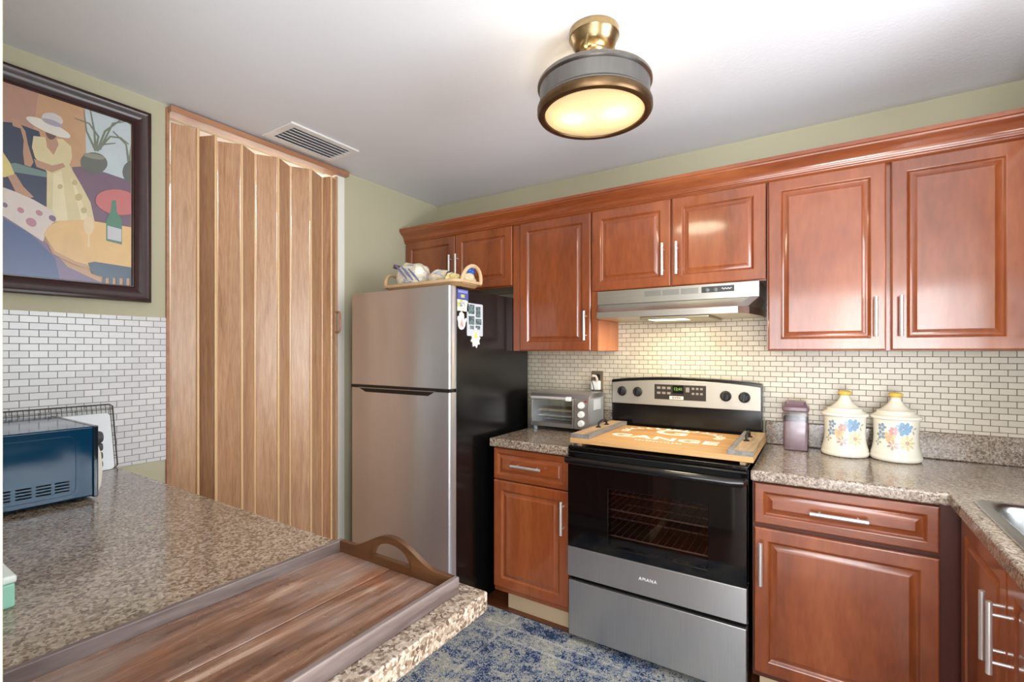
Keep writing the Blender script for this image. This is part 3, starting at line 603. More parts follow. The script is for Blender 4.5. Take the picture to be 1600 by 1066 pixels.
MB().prism([(-2.236,1.1835),(-2.236,1.168),(-2.175,1.168),(-2.115,1.145),(-1.650,1.145),(-1.605,1.168),(-1.513,1.168),(-1.513,1.1835)], -.9026, -.86, XZ).build('handle_recess', M_black_matte, fg)
MB().prism([(-2.168,1.1705),(-2.168,1.166),(-1.60,1.166),(-1.60,1.1705)], -.9075, -.90, XZ).build('grip_lip', plain('dark_steel_lip', srgb(190,188,186), .3, 1), fg)
MB().box(-1.60,-1.518,-.885,-.79,1.682,1.692).build('hinge_cover', M_black_matte, fg, bevel=.004)
XM = -1.5155
def collage(name, cols, sc, seed=0):
    t = NT(name); v = t.coords((1,1,1)); vo = t.new('ShaderNodeTexVoronoi', distance='CHEBYCHEV'); vo.inputs['Scale'].default_value = sc
    t.link(v, vo.inputs['Vector']); s = t.new('ShaderNodeSeparateColor'); t.link(vo.outputs['Color'], s.inputs[0])
    n = t.noise(v, 180, 2)
    m = t.new('ShaderNodeMix'); m.inputs[0].default_value = .4; t.link(s.outputs[0], m.inputs[2]); t.link(n, m.inputs[3])
    k = len(cols)
    return t.set(t.ramp(m.outputs[0], [(.2+.6*i/(k-1), srgb(*c)) for i, c in enumerate(cols)], 'CONSTANT'), .4)
def magnet(name, label, poly, m, grp='refrigerator magnets', d=.003):
    t_ = thing(name, label, 'magnet', (XM, poly[0][0], poly[0][1]), grp)
    MB().prism(poly, XM, XM+d, YZ).build('sheet', m, t_, smooth=False)
    return t_
rect = lambda a,b,c,d: [(a,c),(b,c),(b,d),(a,d)]
mg = magnet('magnet_card', 'blue card magnet at the top front corner of the black refrigerator side', rect(-.838,-.752,1.632,1.682), plain('blue_card', srgb(88,96,176), .4))
MB().prism(rect(-.832,-.758,1.664,1.676), XM+.003, XM+.0034, YZ).build('printed_band', plain('pale_print', srgb(150,156,210), .4), mg)
MB().prism(rect(-.812,-.782,1.640,1.656), XM+.003, XM+.0034, YZ).build('printed_emblem', plain('yellow_print', srgb(206,206,110), .4), mg)
magnet('magnet_card', 'white comic-printed magnet hanging just below the blue card magnet', rect(-.838,-.752,1.572,1.630), collage('comic_print', [(120,126,140),(226,228,234),(240,240,242),(198,200,96),(236,236,240),(196,96,110)], 55))
mg = thing('photo_magnet', 'white magnet sheet of small photos on the refrigerator side', 'magnet', (XM,-.69,1.45), 'refrigerator magnets')
MB().prism(rrect(-.760,-.626,1.449,1.618,.008,3), XM, XM+.003, YZ).build('sheet', plain('white_sheet', srgb(214,220,228), .4), mg, smooth=False)
for k, q in enumerate(((-.752,-.700,1.563,1.612),(-.688,-.648,1.548,1.604),(-.748,-.700,1.508,1.552),(-.690,-.640,1.510,1.540),(-.738,-.704,1.484,1.502),(-.690,-.650,1.484,1.504))):
    MB().prism(rect(*q), XM+.003, XM+.0035, YZ).build('photo', collage('small_photo_%d' % k, [(70,86,92),(120,150,140),(96,104,120),(170,180,186)], 120+k*9), mg)
hand = [(-.806,1.478),(-.790,1.482),(-.778,1.497),(-.772,1.517),(-.762,1.531),(-.766,1.540),(-.776,1.536),(-.784,1.528),(-.786,1.556),(-.792,1.564),(-.797,1.556),(-.800,1.568),(-.807,1.572),(-.811,1.562),(-.816,1.566),(-.821,1.560),(-.824,1.546),(-.834,1.546),(-.838,1.534),(-.831,1.515),(-.830,1.494),(-.820,1.482)]
mg = magnet('hand_magnet', 'white open-hand magnet with a red print below the comic magnet', hand, plain('white_magnet', srgb(238,234,234), .4))
MB().prism([(-.806,1.488),(-.792,1.498),(-.797,1.518),(-.804,1.536),(-.812,1.518),(-.818,1.498)], XM+.003, XM+.0036, YZ).build('printed_emblem', collage('red_print', [(206,120,116),(232,196,192),(190,90,92)], 160), mg)
star = []
for k in range(16):
    a = 2*PI*k/16 + .2; r = (.046 if k % 2 == 0 else .033)
    star.append((-.690+r*math.cos(a)*.9, 1.432+r*math.sin(a)))
mg = magnet('figure_magnet', 'white ruffled cut-out magnet with a yellow top, lowest on the refrigerator side', star, plain('white_cutout', srgb(236,236,236), .4), d=.005)
MB().prism([(-.708,1.440),(-.672,1.440),(-.690,1.472)], XM+.005, XM+.0058, YZ).build('yellow_top', plain('yellow_top', srgb(226,222,120), .4), mg)
MB().prism(rrect(-.702,-.678,1.466,1.492,.008,3), XM+.0036, XM+.0052, YZ).build('head_shape', plain('white_head', srgb(226,222,226), .4), mg)

# ------------------------------------------------------------------ basket of bread on the refrigerator
bk = thing('wicker_basket', 'flat wicker basket tray with arched handles on top of the refrigerator', 'basket', (-1.70, -.75, 1.694))
t = NT('woven_wicker')
v = t.coords(); wv = t.new('ShaderNodeTexWave'); wv.inputs['Scale'].default_value = 60; wv.inputs['Distortion'].default_value = 1.5; t.link(v, wv.inputs['Vector'])
t.bump(wv.outputs['Fac'], .9, .004)
M_wicker = t.set(t.ramp(wv.outputs['Fac'], [(.2,srgb(150,104,58)),(.7,srgb(216,176,126))]), .6)
M_rim = plain('pale_wicker_rim', srgb(224,190,148), .55, 0, .25, 60)
BX0, BX1, BY0, BY1, BZ = -2.005, -1.475, -.885, -.665, 1.6945
rs = []
for e, z in ((.0,.0),(.010,.012),(.014,.022),(.009,.022),(.006,.012),(-.006,.005)):
    rs.append([(a,b,BZ+z) for a,b in rrect(BX0-e+.02,BX1+e-.02,BY0-e+.02,BY1+e-.02,.05)])
MB().rings(rs).build('woven_body', M_wicker, bk)
MB().tube([(a,b,BZ+.024) for a,b in rrect(BX0,BX1,BY0,BY1,.05)], .0085, 8, loop=True).build('rim', M_rim, bk)
for x, lean in ((BX0, -.03), (BX1, .015)):
    m = MB()
    m.tube([(x+lean*math.sin(PI*k/12), -.775-.078*math.cos(PI*k/12), BZ+.022+.082*math.sin(PI*k/12)) for k in range(13)], .0095, 8)
    m.build('handle', M_rim, bk)
def bagmat(name, base, cols, rough=.25):
    t = NT(name); v = t.coords((1,1,1), (0,.5,.3))
    f = t.noise(v, 16, 4, .6, 1.2); w_ = t.noise(t.coords((.3,1,1),(0,.5,.2)), 42, 3, .5, 1)
    c = t.ramp(f, [(.25+.5*i/(len(cols)-1), srgb(*q)) for i, q in enumerate(cols)])
    c = t.mix(t.ramp(w_, [(.58,(0,0,0,1)),(.64,(1,1,1,1))]), c, srgb(*base))
    t.bump(t.noise(v, 38, 3), .7, .008)
    return t.set(c, rough, Coat_Weight=.4, Coat_Roughness=.1)
M_bag1 = bagmat('clear_bread_bag', (170,176,200), [(222,204,160),(240,232,206),(226,220,204),(206,208,216)])
M_bag2 = bagmat('clear_roll_bag', (200,206,220), [(226,198,150),(240,226,196),(214,212,218)])
bg = thing('bread_bag', 'clear plastic bag of sliced bread at the left in the basket', 'bread bag', (-1.86,-.78,1.71))
m = MB(); m.lump((-1.870,-.775,1.766), (.112,.082,.086), .24, 3, flat=1.7035)
m.build('bag', M_bag1, bg, sub=1)
m = MB(); m.tube([(-1.93,-.79,1.82),(-1.965,-.80,1.835),(-1.99,-.805,1.842)], [.022,.011,.014], 10)
m.build('twisted_neck', plain('purple_bag_end', srgb(116,84,92), .4, 0, .4, 40), bg)
m = MB()
for k in range(3): m.tube([(-1.93+.045*k,-.858+.004*k,1.838-.014*k),(-1.885+.045*k,-.864+.003*k,1.80-.012*k),(-1.84+.045*k,-.862,1.755-.01*k)], [.003,.006,.003], 6)
m.build('printed_stripe', plain('slate_blue_print', srgb(116,126,170), .3), bg)
bg = thing('bread_bag', 'flatter clear bag of rolls in the middle of the basket', 'bread bag', (-1.70,-.77,1.71))
MB().lump((-1.680,-.770,1.742), (.072,.078,.055), .3, 8, flat=1.7035).build('bag', M_bag2, bg, sub=1)
bg = thing('snack_bag', 'crumpled yellow and white snack bag with a dark blue end in the basket', 'snack bag', (-1.58,-.80,1.71))
MB().lump((-1.572,-.800,1.737), (.030,.05,.036), .3, 12, flat=1.7035).build('bag', bagmat('yellow_white_bag', (214,196,92), [(240,236,226),(226,206,120),(240,240,240)]), bg, sub=1)
MB().lump((-1.594,-.80,1.757), (.018,.028,.022), .4, 14).build('blue_end', plain('dark_blue_foil', srgb(40,44,130), .25), bg, sub=1)
bg = thing('snack_bag', 'crumpled cream snack bag with a bright blue twist beside the basket handle', 'snack bag', (-1.515,-.74,1.71))
MB().lump((-1.512,-.745,1.739), (.022,.05,.034), .25, 17, flat=1.7035).build('bag', bagmat('cream_bag', (214,190,130), [(236,226,206),(220,204,160),(206,210,216)]), bg, sub=1)
MB().lump((-1.515,-.735,1.785), (.022,.034,.022), .5, 19).build('blue_twist', plain('bright_blue_foil', srgb(52,104,206), .2), bg, sub=1)
MB().tube([(-1.505,-.73,1.795),(-1.495,-.725,1.815)], [.012,.006], 8).build('pale_tip', plain('pale_tip', srgb(206,186,190), .4), bg)

# ------------------------------------------------------------------ range, its board cover, hood
RX0, RX1 = -1.000, -.230
rg = thing('range', 'freestanding electric range with black glass oven door and steel drawer', 'range', (-.615, -.33, 0))
m = MB()
m.box(RX0+.003, RX0+.02, -.612, -.02, .035, .905); m.box(RX1-.02, RX1-.003, -.612, -.02, .035, .905); m.box(RX0+.02, RX1-.02, -.04, -.02, .035, .905)
m.box(RX0+.02, RX1-.02, -.612, -.04, .035, .05)
m.build('body', M_black, rg)
for x in (RX0+.05, RX1-.05):
    for y in (-.56, -.08): MB().lathe([(.018,0),(.018,.036)], (x,y,0), 12).build('foot', M_black_matte, rg)
ov = MB(); x0, x1, z0, z1 = RX0+.09, RX1-.09, .40, .80
ov.box(x0-.01, x0, -.60, -.1, z0, z1); ov.box(x1, x1+.01, -.60, -.1, z0, z1); ov.box(x0, x1, -.1, -.09, z0, z1); ov.box(x0, x1, -.60, -.1, z0-.01, z0); ov.box(x0, x1, -.60, -.1, z1, z1+.01)
ov.build('oven_cavity', plain('dark_oven_enamel', srgb(70,45,40), .4), rg)
for z in (.520, .640):
    m = MB(); wr_ = .0022
    for y in (-.585, -.35, -.12): m.tube([(x0,y,z),(x1,y,z)], .0042, 6)
    for k in range(18): m.tube([(x0+.02+(x1-x0-.04)*k/17,-.585,z+.004),(x0+.02+(x1-x0-.04)*k/17,-.12,z+.004)], wr_, 6)
    m.build('oven_rack', M_chrome, rg)
MB().box(RX0, RX1, -.645, -.02, .905, .925).build('glass_cooktop', M_black_gloss, rg, bevel=.006)
MB().prism([(-.640,.905),(-.648,.898),(-.640,.868),(-.60,.868),(-.60,.905)], RX0+.004, RX1-.004, lambda a,b,d: (d,a,b)).build('front_trim', M_black, rg, bevel=.002)
dr_ = MB().slab([RX0+.004,-.795,-.375,RX1-.004],[.456,.492,.752,.862], lambda i,j: i==1 and j==1, -.655, -.618, XZ).build('oven_door', M_black_gloss, rg, bevel=.003)
t = NT('smoked_oven_glass')
tr = t.new('ShaderNodeBsdfTransparent'); tr.inputs['Color'].default_value = (.66,.58,.55,1)
gl = t.new('ShaderNodeBsdfGlossy'); gl.inputs['Roughness'].default_value = .03; gl.inputs['Color'].default_value = (.9,.9,.9,1)
fz = t.new('ShaderNodeFresnel'); fz.inputs['IOR'].default_value = 1.5
mx = t.new('ShaderNodeMixShader'); t.link(fz.outputs[0], mx.inputs[0]); t.link(tr.outputs[0], mx.inputs[1]); t.link(gl.outputs[0], mx.inputs[2]); t.link(mx.outputs[0], t.n['Material Output'].inputs[0])
MB().box(-.797,-.373,-.6535,-.650,.490,.754).build('window', t.m, dr_)
MB().box(RX0+.004, RX1-.004, -.657, -.618, .318, .455).build('lower_panel', M_steel, dr_, bevel=.003)
text_mesh('logo', 'AMANA', .019, Matrix.Translation((-.617,-.6575,.389)) @ Matrix.Rotation(R(90),4,'X'), plain('logo_white', srgb(232,232,232), .35), dr_, space=1.25, offset=.0004)
h = MB(); hp = [(RX0+.012,-.662,.868),(RX0+.02,-.690,.868),(RX0+.06,-.700,.868),(-.615,-.708,.870),(RX1-.06,-.700,.868),(RX1-.02,-.690,.868),(RX1-.012,-.662,.868)]
h.tube(hp, [.016,.017,.017,.017,.017,.017,.016], 14); h.build('door_handle', M_black, dr_)
MB().box(RX0+.006, RX1-.006, -.652, -.615, .040, .296).build('storage_drawer', M_steel, rg, bevel=.004)
MB().box(RX0+.01, RX1-.01, -.635, -.612, .296, .318).build('drawer_gap', M_recess, rg)
# back console
pts = []
for k in range(13):
    a = k/12; pts.append((RX0+.004+(RX1-RX0-.008)*a, 1.206+.022*math.sin(PI*a)**.8))
MB().prism([(RX0+.002,.925),(RX1-.002,.925),(RX1-.002,1.206)]+[(x,z+.004) for x,z in pts[::-1]]+[(RX0+.002,1.206)], -.082, -.02, XZ).build('console', M_black, rg, bevel=.004)
fc = [(RX0+.008,1.078),(RX1-.008,1.078)]+[(min(max(x,RX0+.008),RX1-.008),z-.012) for x,z in pts[::-1]]
MB().prism(fc, -.090, -.080, XZ).build('console_face', steel('console_steel', srgb(184,179,168), .5, 'x', .1), rg, bevel=.002)
for x, z in ((-.934,1.146),(-.845,1.146),(-.395,1.144),(-.310,1.142)):
    k_ = MB()
    k_.rings([[(x+r*math.cos(2*PI*i/28), y, z+r*math.sin(2*PI*i/28)) for i in range(28)] for r, y in ((.027,-.0895),(.027,-.092),(.022,-.094),(.020,-.112),(.017,-.115))])
    kb = k_.build('knob', M_black_matte, rg, angle=40)
    MB().box(-.0055,.0055,-.121,-.110,-.019,.019, Matrix.Translation((x,0,z)) @ Matrix.Rotation(R(10),4,'Y')).build('grip', M_black, kb, bevel=.002)
    m = MB(); 
    for i in range(10):
        a = 2*PI*i/10; m.box(-.0012,.0012,-.0905,-.0898,.030,.0335, Matrix.Translation((x,0,z)) @ Matrix.Rotation(a,4,'Y'))
    m.build('dial_marks', plain('grey_print', srgb(140,136,132), .5), kb)
cp = MB().box(-.752,-.488,-.0915,-.089,1.112,1.192).build('control_panel', plain('brown_black_panel', srgb(50,44,40), .25), rg, bevel=.001)
M_key = plain('keypad_grey', srgb(132,124,116), .4)
for r0 in ((-.742,-.662,1.162,1.186),(-.742,-.662,1.135,1.158),(-.592,-.566,1.150,1.186),(-.562,-.500,1.164,1.186),(-.562,-.500,1.138,1.160)):
    n_ = 3 if r0[1]-r0[0] > .05 else 1
    for k in range(n_):
        w_ = (r0[1]-r0[0])/n_
        MB().box(r0[0]+w_*k+.004, r0[0]+w_*(k+1)-.004, -.0921,-.0914, r0[2]+.005, r0[3]-.006).build('key', M_key, cp)
MB().box(-.655,-.600,-.0922,-.0914,1.146,1.188).build('clock_window', M_black_gloss, cp)
text_mesh('clock_digits', '12:41', .021, Matrix.Translation((-.6275,-.0925,1.169)) @ Matrix.Rotation(R(90),4,'X'), emit('green_digits', (.45,.9,.05,1), .5), cp, offset=.0006)
MB().box(-.672,-.600,-.0922,-.0914,1.114,1.132).build('label_strip', plain('pale_strip', srgb(206,198,188), .4), cp, bevel=.0005)
text_mesh('label_text', 'OVEN', .014, Matrix.Translation((-.636,-.0925,1.123)) @ Matrix.Rotation(R(90),4,'X'), M_black_matte, cp, space=1.3, offset=.0005)

# wooden stove cover
cv = thing('stove_cover', 'pine board stove cover with white monogram and grey end battens on the range', 'stove cover', (-.6,-.385,.9255))
M_pine = wood('pine_board', srgb(160,112,62), srgb(190,144,90), srgb(206,166,112), 'x', 7, .5, 0, .08, .1, 90, .2)
M_batten = wood('greyed_batten', srgb(112,96,80), srgb(176,146,108), srgb(196,166,126), 'y', 7, .6, 0, .12, .2, 70, .4)
M_grey_edge = wood('grey_batten_edge', srgb(84,80,78), srgb(120,116,112), srgb(146,142,138), 'y', 10, .6, 0, .12, .2, 70, .4)
CX0, CX1, CY0, CY1 = -.988, -.212, -.648, -.135
for k in range(4):
    a = CY0+(CY1-CY0)*k/4; MB().box(CX0, CX1, a+.0006, a+(CY1-CY0)/4-.0006, .940, .963).build('board', M_pine, cv, bevel=.002)
for x in (CX0+.03, CX1-.05): MB().box(x, x+.02, CY0+.02, CY1-.02, .9255, .940).build('under_rail', M_batten, cv)
M_paint = plain('white_lettering', srgb(240,236,226), .5)
def flat(x, y, z, sx=1): return Matrix.Translation((x,y,z)) @ Matrix.Diagonal((sx,1,1,1))
text_mesh('monogram', 'G', .20, flat(-.615,-.255,.9632,1.15), M_paint, cv, .0003, offset=.004)
text_mesh('family_name', 'GANGE', .105, flat(-.615,-.445,.9632,1.32), M_paint, cv, .0003, offset=.003, space=1.05)
random.seed(4)
m = MB()
for k in range(13): 
    x = -.715+k*.0165; m.box(x, x+.010, -.538, -.538+random.choice((.012,.017,.020)), .9631, .9636)
m.build('small_line', M_paint, cv)
for s in (-1, 1):
    m = MB()
    for k in range(9):
        a = R(200-k*14) if s < 0 else R(-20+k*14)
        cx, cy = -.615+s*.012+.215*math.cos(a), -.285+.125*math.sin(a)
        for q in (-1, 1):
            th = a + PI/2 + q*.75*s; L = .034
            dx, dy = math.cos(th), math.sin(th)
            if s < 0: dx, dy = -dx, -dy
            p = [(cx+dx*L*u_ - dy*w_*.010, cy+dy*L*u_ + dx*w_*.010) for u_, w_ in ((0,0),(.3,.8),(.6,.8),(1,0),(.6,-.8),(.3,-.8))]
            m.prism(p, .9631, .9636, XY)
    m.build('wreath', M_paint, cv)
for k, x in enumerate((CX0, CX1-.095)):
    bt = MB().box(x+.002, x+.093, CY0+.006, CY1+.01, .963, .982).build('batten', M_batten, cv, bevel=.002)
    xe = x+.070 if k == 0 else x+.0
    MB().box(xe, xe+.025, CY0+.006, CY1+.010, .9633, .9832).build('grey_edge', M_grey_edge, bt, bevel=.002)
    MB().box(x+.001, x+.094, CY0+.0045, CY0+.0075, .963, .9825).build('grey_end', M_grey_edge, bt)
    hx, hy = x+.042, CY0+.30
    m = MB()
    m.tube([(hx,hy-.055,.986),(hx,hy-.05,1.004),(hx,hy-.02,1.012),(hx,hy+.02,1.012),(hx,hy+.05,1.004),(hx,hy+.055,.986)], .0055, 8)
    for s in (-1, 1): m.lathe([(.013,.9825),(.013,.986),(.006,.989)], (hx,hy+s*.055,0), 12)
    m.build('iron_handle', plain('dark_iron', srgb(52,46,44), .4, .7), cv)

hd = thing('range_hood', 'stainless under-cabinet range hood with its light on', 'range hood', (-.60,-.2,1.535))
HX0, HX1 = -.980, -.222
m = MB()
lo = [(HX0,-.012),(HX0,-.335),(HX1,-.335),(HX1,-.012)]
m.rings([[(a,b,1.612) for a,b in lo],[(a,b,1.6815) for a,b in lo]])
m.build('top_band', M_hood, hd, bevel=.002)
top = [(HX0,-.012),(HX0,-.30),(HX0,-.335),(-.26,-.335),(HX1,-.335),(HX1,-.10),(HX1,-.012)]
mid = [(HX0,-.012),(HX0,-.345),(HX0+.034,-.418),(-.300,-.418),(-.262,-.36),(HX1-.01,-.16),(HX1,-.012)]
m = MB()
m.rings([[(a,b,1.611) for a,b in top],[(a,b,1.570) for a,b in mid],[(a,b,1.566) for a,b in [(HX0,-.012),(HX0,-.345),(HX0+.034,-.424),(-.296,-.424),(-.258,-.365),(HX1-.006,-.16),(HX1,-.012)]],
         [(a,b,1.537) for a,b in [(HX0,-.012),(HX0,-.345),(HX0+.034,-.424),(-.296,-.424),(-.258,-.365),(HX1-.006,-.16),(HX1,-.012)]]], True, False)
m.build('visor', M_hood, hd, angle=20)
MB().prism([(HX0+.004,-.014),(HX0+.004,-.345),(HX0+.036,-.420),(-.298,-.420),(-.262,-.362),(HX1-.008,-.16),(HX1-.002,-.014)], 1.537, 1.541, XY).build('underside', steel('hood_underside', srgb(206,200,180), .35, 'x', .15), hd)
gv = MB().slab([-.735,-.48,-.42],[-.395,-.34,-.10,-.05], lambda i,j: False, 1.524, 1.537, XY).build('light_housing', steel('hood_light_housing', srgb(196,188,164), .4, 'x', .4), hd, bevel=.003)
MB().box(-.70,-.53,-.375,-.255,1.5225,1.526).build('lens', emit('lit_hood_lens', (1.0,.88,.62,1), 3.0), gv)
gr = MB()
for q in range(3):
    for k in range(9): gr.box(-.730+q*.087, -.650+q*.087, -.3362,-.335, 1.6425+k*.003, 1.6438+k*.003)
gr.build('vent_grille', plain('grille_grey', srgb(120,120,118), .45, .5), hd)
sp = MB().box(-.462,-.322,-.3372,-.335,1.642,1.670).build('switch_panel', plain('switch_charcoal', srgb(58,60,62), .35), hd, bevel=.001)
for x in (-.436, -.400):
    MB().rings([[(x+r*math.cos(2*PI*i/16), y, 1.653+r*math.sin(2*PI*i/16)) for i in range(16)] for r, y in ((.009,-.337),(.009,-.342),(.006,-.344))]).build('switch', plain('switch_grey', srgb(110,112,112), .35), sp)
m = MB(); m.tube([(-.374+.0022*k, -.3376, 1.656+.004*math.sin(k*1.15)*(1-.02*k)) for k in range(20)], .0014, 6); m.build('script_logo', M_white, sp)
l = bpy.data.lights.new('hood_bulb', 'AREA'); l.shape = 'RECTANGLE'; l.size = .16; l.size_y = .11; l.energy = 3.8; l.color = (1,.84,.54)
lo = bpy.data.objects.new('hood_bulb', l); lo.location = (-.615,-.315,1.519); COL.objects.link(lo)

# ------------------------------------------------------------------ things on the counters by the back wall
ot = thing('wall_outlet', 'brushed steel outlet plate on the tiles above the toaster oven', 'outlet', (-1.116,-.006,1.19))
MB().box(-1.153,-1.079,-.011,-.0062,1.130,1.252).build('plate', plain('outlet_steel', srgb(150,138,118), .35, .8), ot, bevel=.002)
for z in (1.165, 1.216): MB().prism(rrect(-1.133,-1.099,z-.017,z+.017,.008,3), -.0125, -.0105, XZ).build('socket', M_black_matte, ot)
ch = thing('plug_in_charger', 'white plug-in adapter with a dark cord in the outlet', 'charger', (-1.11,-.012,1.15))
MB().box(-1.150,-1.088,-.040,-.013,1.138,1.196).build('body', M_white_pl, ch, bevel=.010, seg=3)
MB().tube([(-1.133,-.050,1.222),(-1.125,-.058,1.226),(-1.108,-.055,1.224),(-1.104,-.045,1.206),(-1.106,-.04,1.194)], .008, 8).build('plug', plain('plug_cream', srgb(220,206,190), .4), ch)
m = MB(); m.tube([(-1.133,-.052,1.222),(-1.130,-.066,1.20),(-1.124,-.056,1.17),(-1.121,-.050,1.145),(-1.124,-.046,1.139)], .0025, 6); m.build('cord', plain('cord_grey', srgb(60,58,60), .5), ch)

TX0, TX1, TY0, TY1 = -1.428, -1.060, -.262, -.042
to = thing('toaster_oven', 'silver toaster oven with glass door and three white knobs', 'toaster oven', (-1.24,-.15,.914))
M_silver = plain('silver_plastic', srgb(196,198,203), .35, .6)
m = MB(); 
m.box(TX0, TX0+.014, TY0, TY1, .934, 1.112); m.box(-1.150, TX1, TY0+.004, TY1, .934, 1.112); m.box(TX0, TX1, TY1-.012, TY1, .934, 1.112); m.box(TX0, TX1, TY0+.02, TY1, .934, .948)
m.build('housing', M_silver, to, bevel=.004)
MB().prism([(TY0-.002,1.108),(TY0+.012,1.126),(TY0+.05,1.135),(TY1-.03,1.135),(TY1,1.120),(TY1,1.108)], TX0-.002, TX1+.002, lambda a,b,d: (d,a,b)).build('top_shell', plain('toaster_top_steel', srgb(190,188,190), .3, .9), to, bevel=.003)
MB().box(TX0+.016,-1.152,TY1-.024,TY1-.014,.950,1.106).build('inner_back', plain('oven_inside', srgb(150,146,120), .4, .4), to)
for z in (.992, 1.022):
    m = MB()
    for k in range(9): m.tube([(TX0+.018,-.215+.018*k,z),(-1.154,-.215+.018*k,z)], .0018, 6)
    m.build('rack', M_chrome, to)
MB().box(TX0+.03,-1.17,-.22,-.08,1.026,1.034).build('baking_pan', plain('pan_tan', srgb(176,156,118), .4, .3), to, bevel=.003)
MB().tube([(TX0+.02,-.15,.966),(-1.155,-.15,.966)], .006, 8).build('heating_element', plain('element_grey', srgb(150,160,164), .4, .5), to)
dd = MB().slab([TX0+.004,TX0+.016,-1.160,-1.150],[.938,.962,1.092,1.106], lambda i,j: i==1 and j==1, TY0-.010, TY0-.001, XZ).build('door', plain('door_steel', srgb(176,170,164), .3, .9), to, bevel=.002)
MB().box(TX0+.015,-1.159,TY0-.007,TY0-.004,.961,1.093).build('glass', M_pane, dd)
m = MB(); m.tube([(TX0+.02,TY0-.008,1.098),(TX0+.022,TY0-.030,1.104),(-1.29,TY0-.036,1.106),(-1.170,TY0-.030,1.104),(-1.168,TY0-.008,1.098)], .0085, 10); m.build('handle', plain('handle_silver', srgb(214,212,210), .3, .4), dd)
MB().box(-1.185,-1.155,TY0-.042,TY0-.018,1.092,1.116).build('handle_cap', M_white_pl, dd, bevel=.005)
cp = MB().box(-1.148,TX1+.001,TY0-.004,TY0+.006,.938,1.108).build('control_face', plain('control_face', srgb(166,160,156), .35, .7), to, bevel=.002)
for z in (1.070, 1.020, .970):
    MB().rings([[(-1.104+r*math.cos(2*PI*i/22), y, z+r*math.sin(2*PI*i/22)) for i in range(22)] for r, y in ((.019,TY0-.004),(.018,TY0-.016),(.015,TY0-.020))]).build('knob', M_white_pl, to, angle=40)
MB().box(-1.084,-1.072,TY0-.006,TY0-.003,1.088,1.098).build('red_light', plain('red_plastic', srgb(150,50,50), .3), to)
MB().box(TX1+.001,TX1+.003,-.20,-.10,1.04,1.10).build('side_badge', plain('side_label', srgb(196,198,206), .4), to)
for x in (TX0+.02, TX1-.02):
    for y in (TY0+.02, TY1-.02): MB().lathe([(.012,.9142),(.015,.934)], (x,y,0), 12).build('foot', plain('foot_blue_grey', srgb(150,164,172), .4), to)

jr = thing('storage_jar', 'clear square jar of lilac powder beside the range', 'jar', (-.092,-.10,.914))
t = NT('lilac_powder'); M_pow = t.set(t.ramp(t.noise(t.coords(), 30, 3), [(.3,srgb(122,104,108)),(.7,srgb(150,132,134))]), .8)
sq = lambda e, z: [(-.092+a, -.10+b, z) for a, b in rrect(-e,e,-e,e,.014)]
MB().rings([sq(.0465,.9175), sq(.0475,1.030), sq(.0475,1.046)]).build('powder', M_pow, jr)
MB().rings([sq(.0478,1.046), sq(.0478,1.064)]).build('dark_layer', plain('dark_layer', srgb(66,58,74), .7, 0, .5, 40), jr)
t = NT('clear_jar_plastic')
tr = t.new('ShaderNodeBsdfTransparent'); tr.inputs['Color'].default_value = (.93,.9,.92,1); gl = t.new('ShaderNodeBsdfGlossy'); gl.inputs['Roughness'].default_value = .2
mx = t.new('ShaderNodeMixShader'); mx.inputs[0].default_value = .05; t.link(tr.outputs[0], mx.inputs[1]); t.link(gl.outputs[0], mx.inputs[2]); t.link(mx.outputs[0], t.n['Material Output'].inputs[0])
MB().rings([sq(.049,.9145), sq(.052,.925), sq(.052,1.085), sq(.0495,1.094), sq(.048,1.094), sq(.050,1.084), sq(.0503,.925)], True, False).build('container', t.m, jr)
MB().rings([sq(.051,1.094), sq(.054,1.098), sq(.054,1.112), sq(.047,1.118), sq(.040,1.138), sq(.034,1.140)]).build('lid', plain('plum_tinted_lid', srgb(140,112,124), .15, 0, .3, 30, Transmission_Weight=.3), jr)

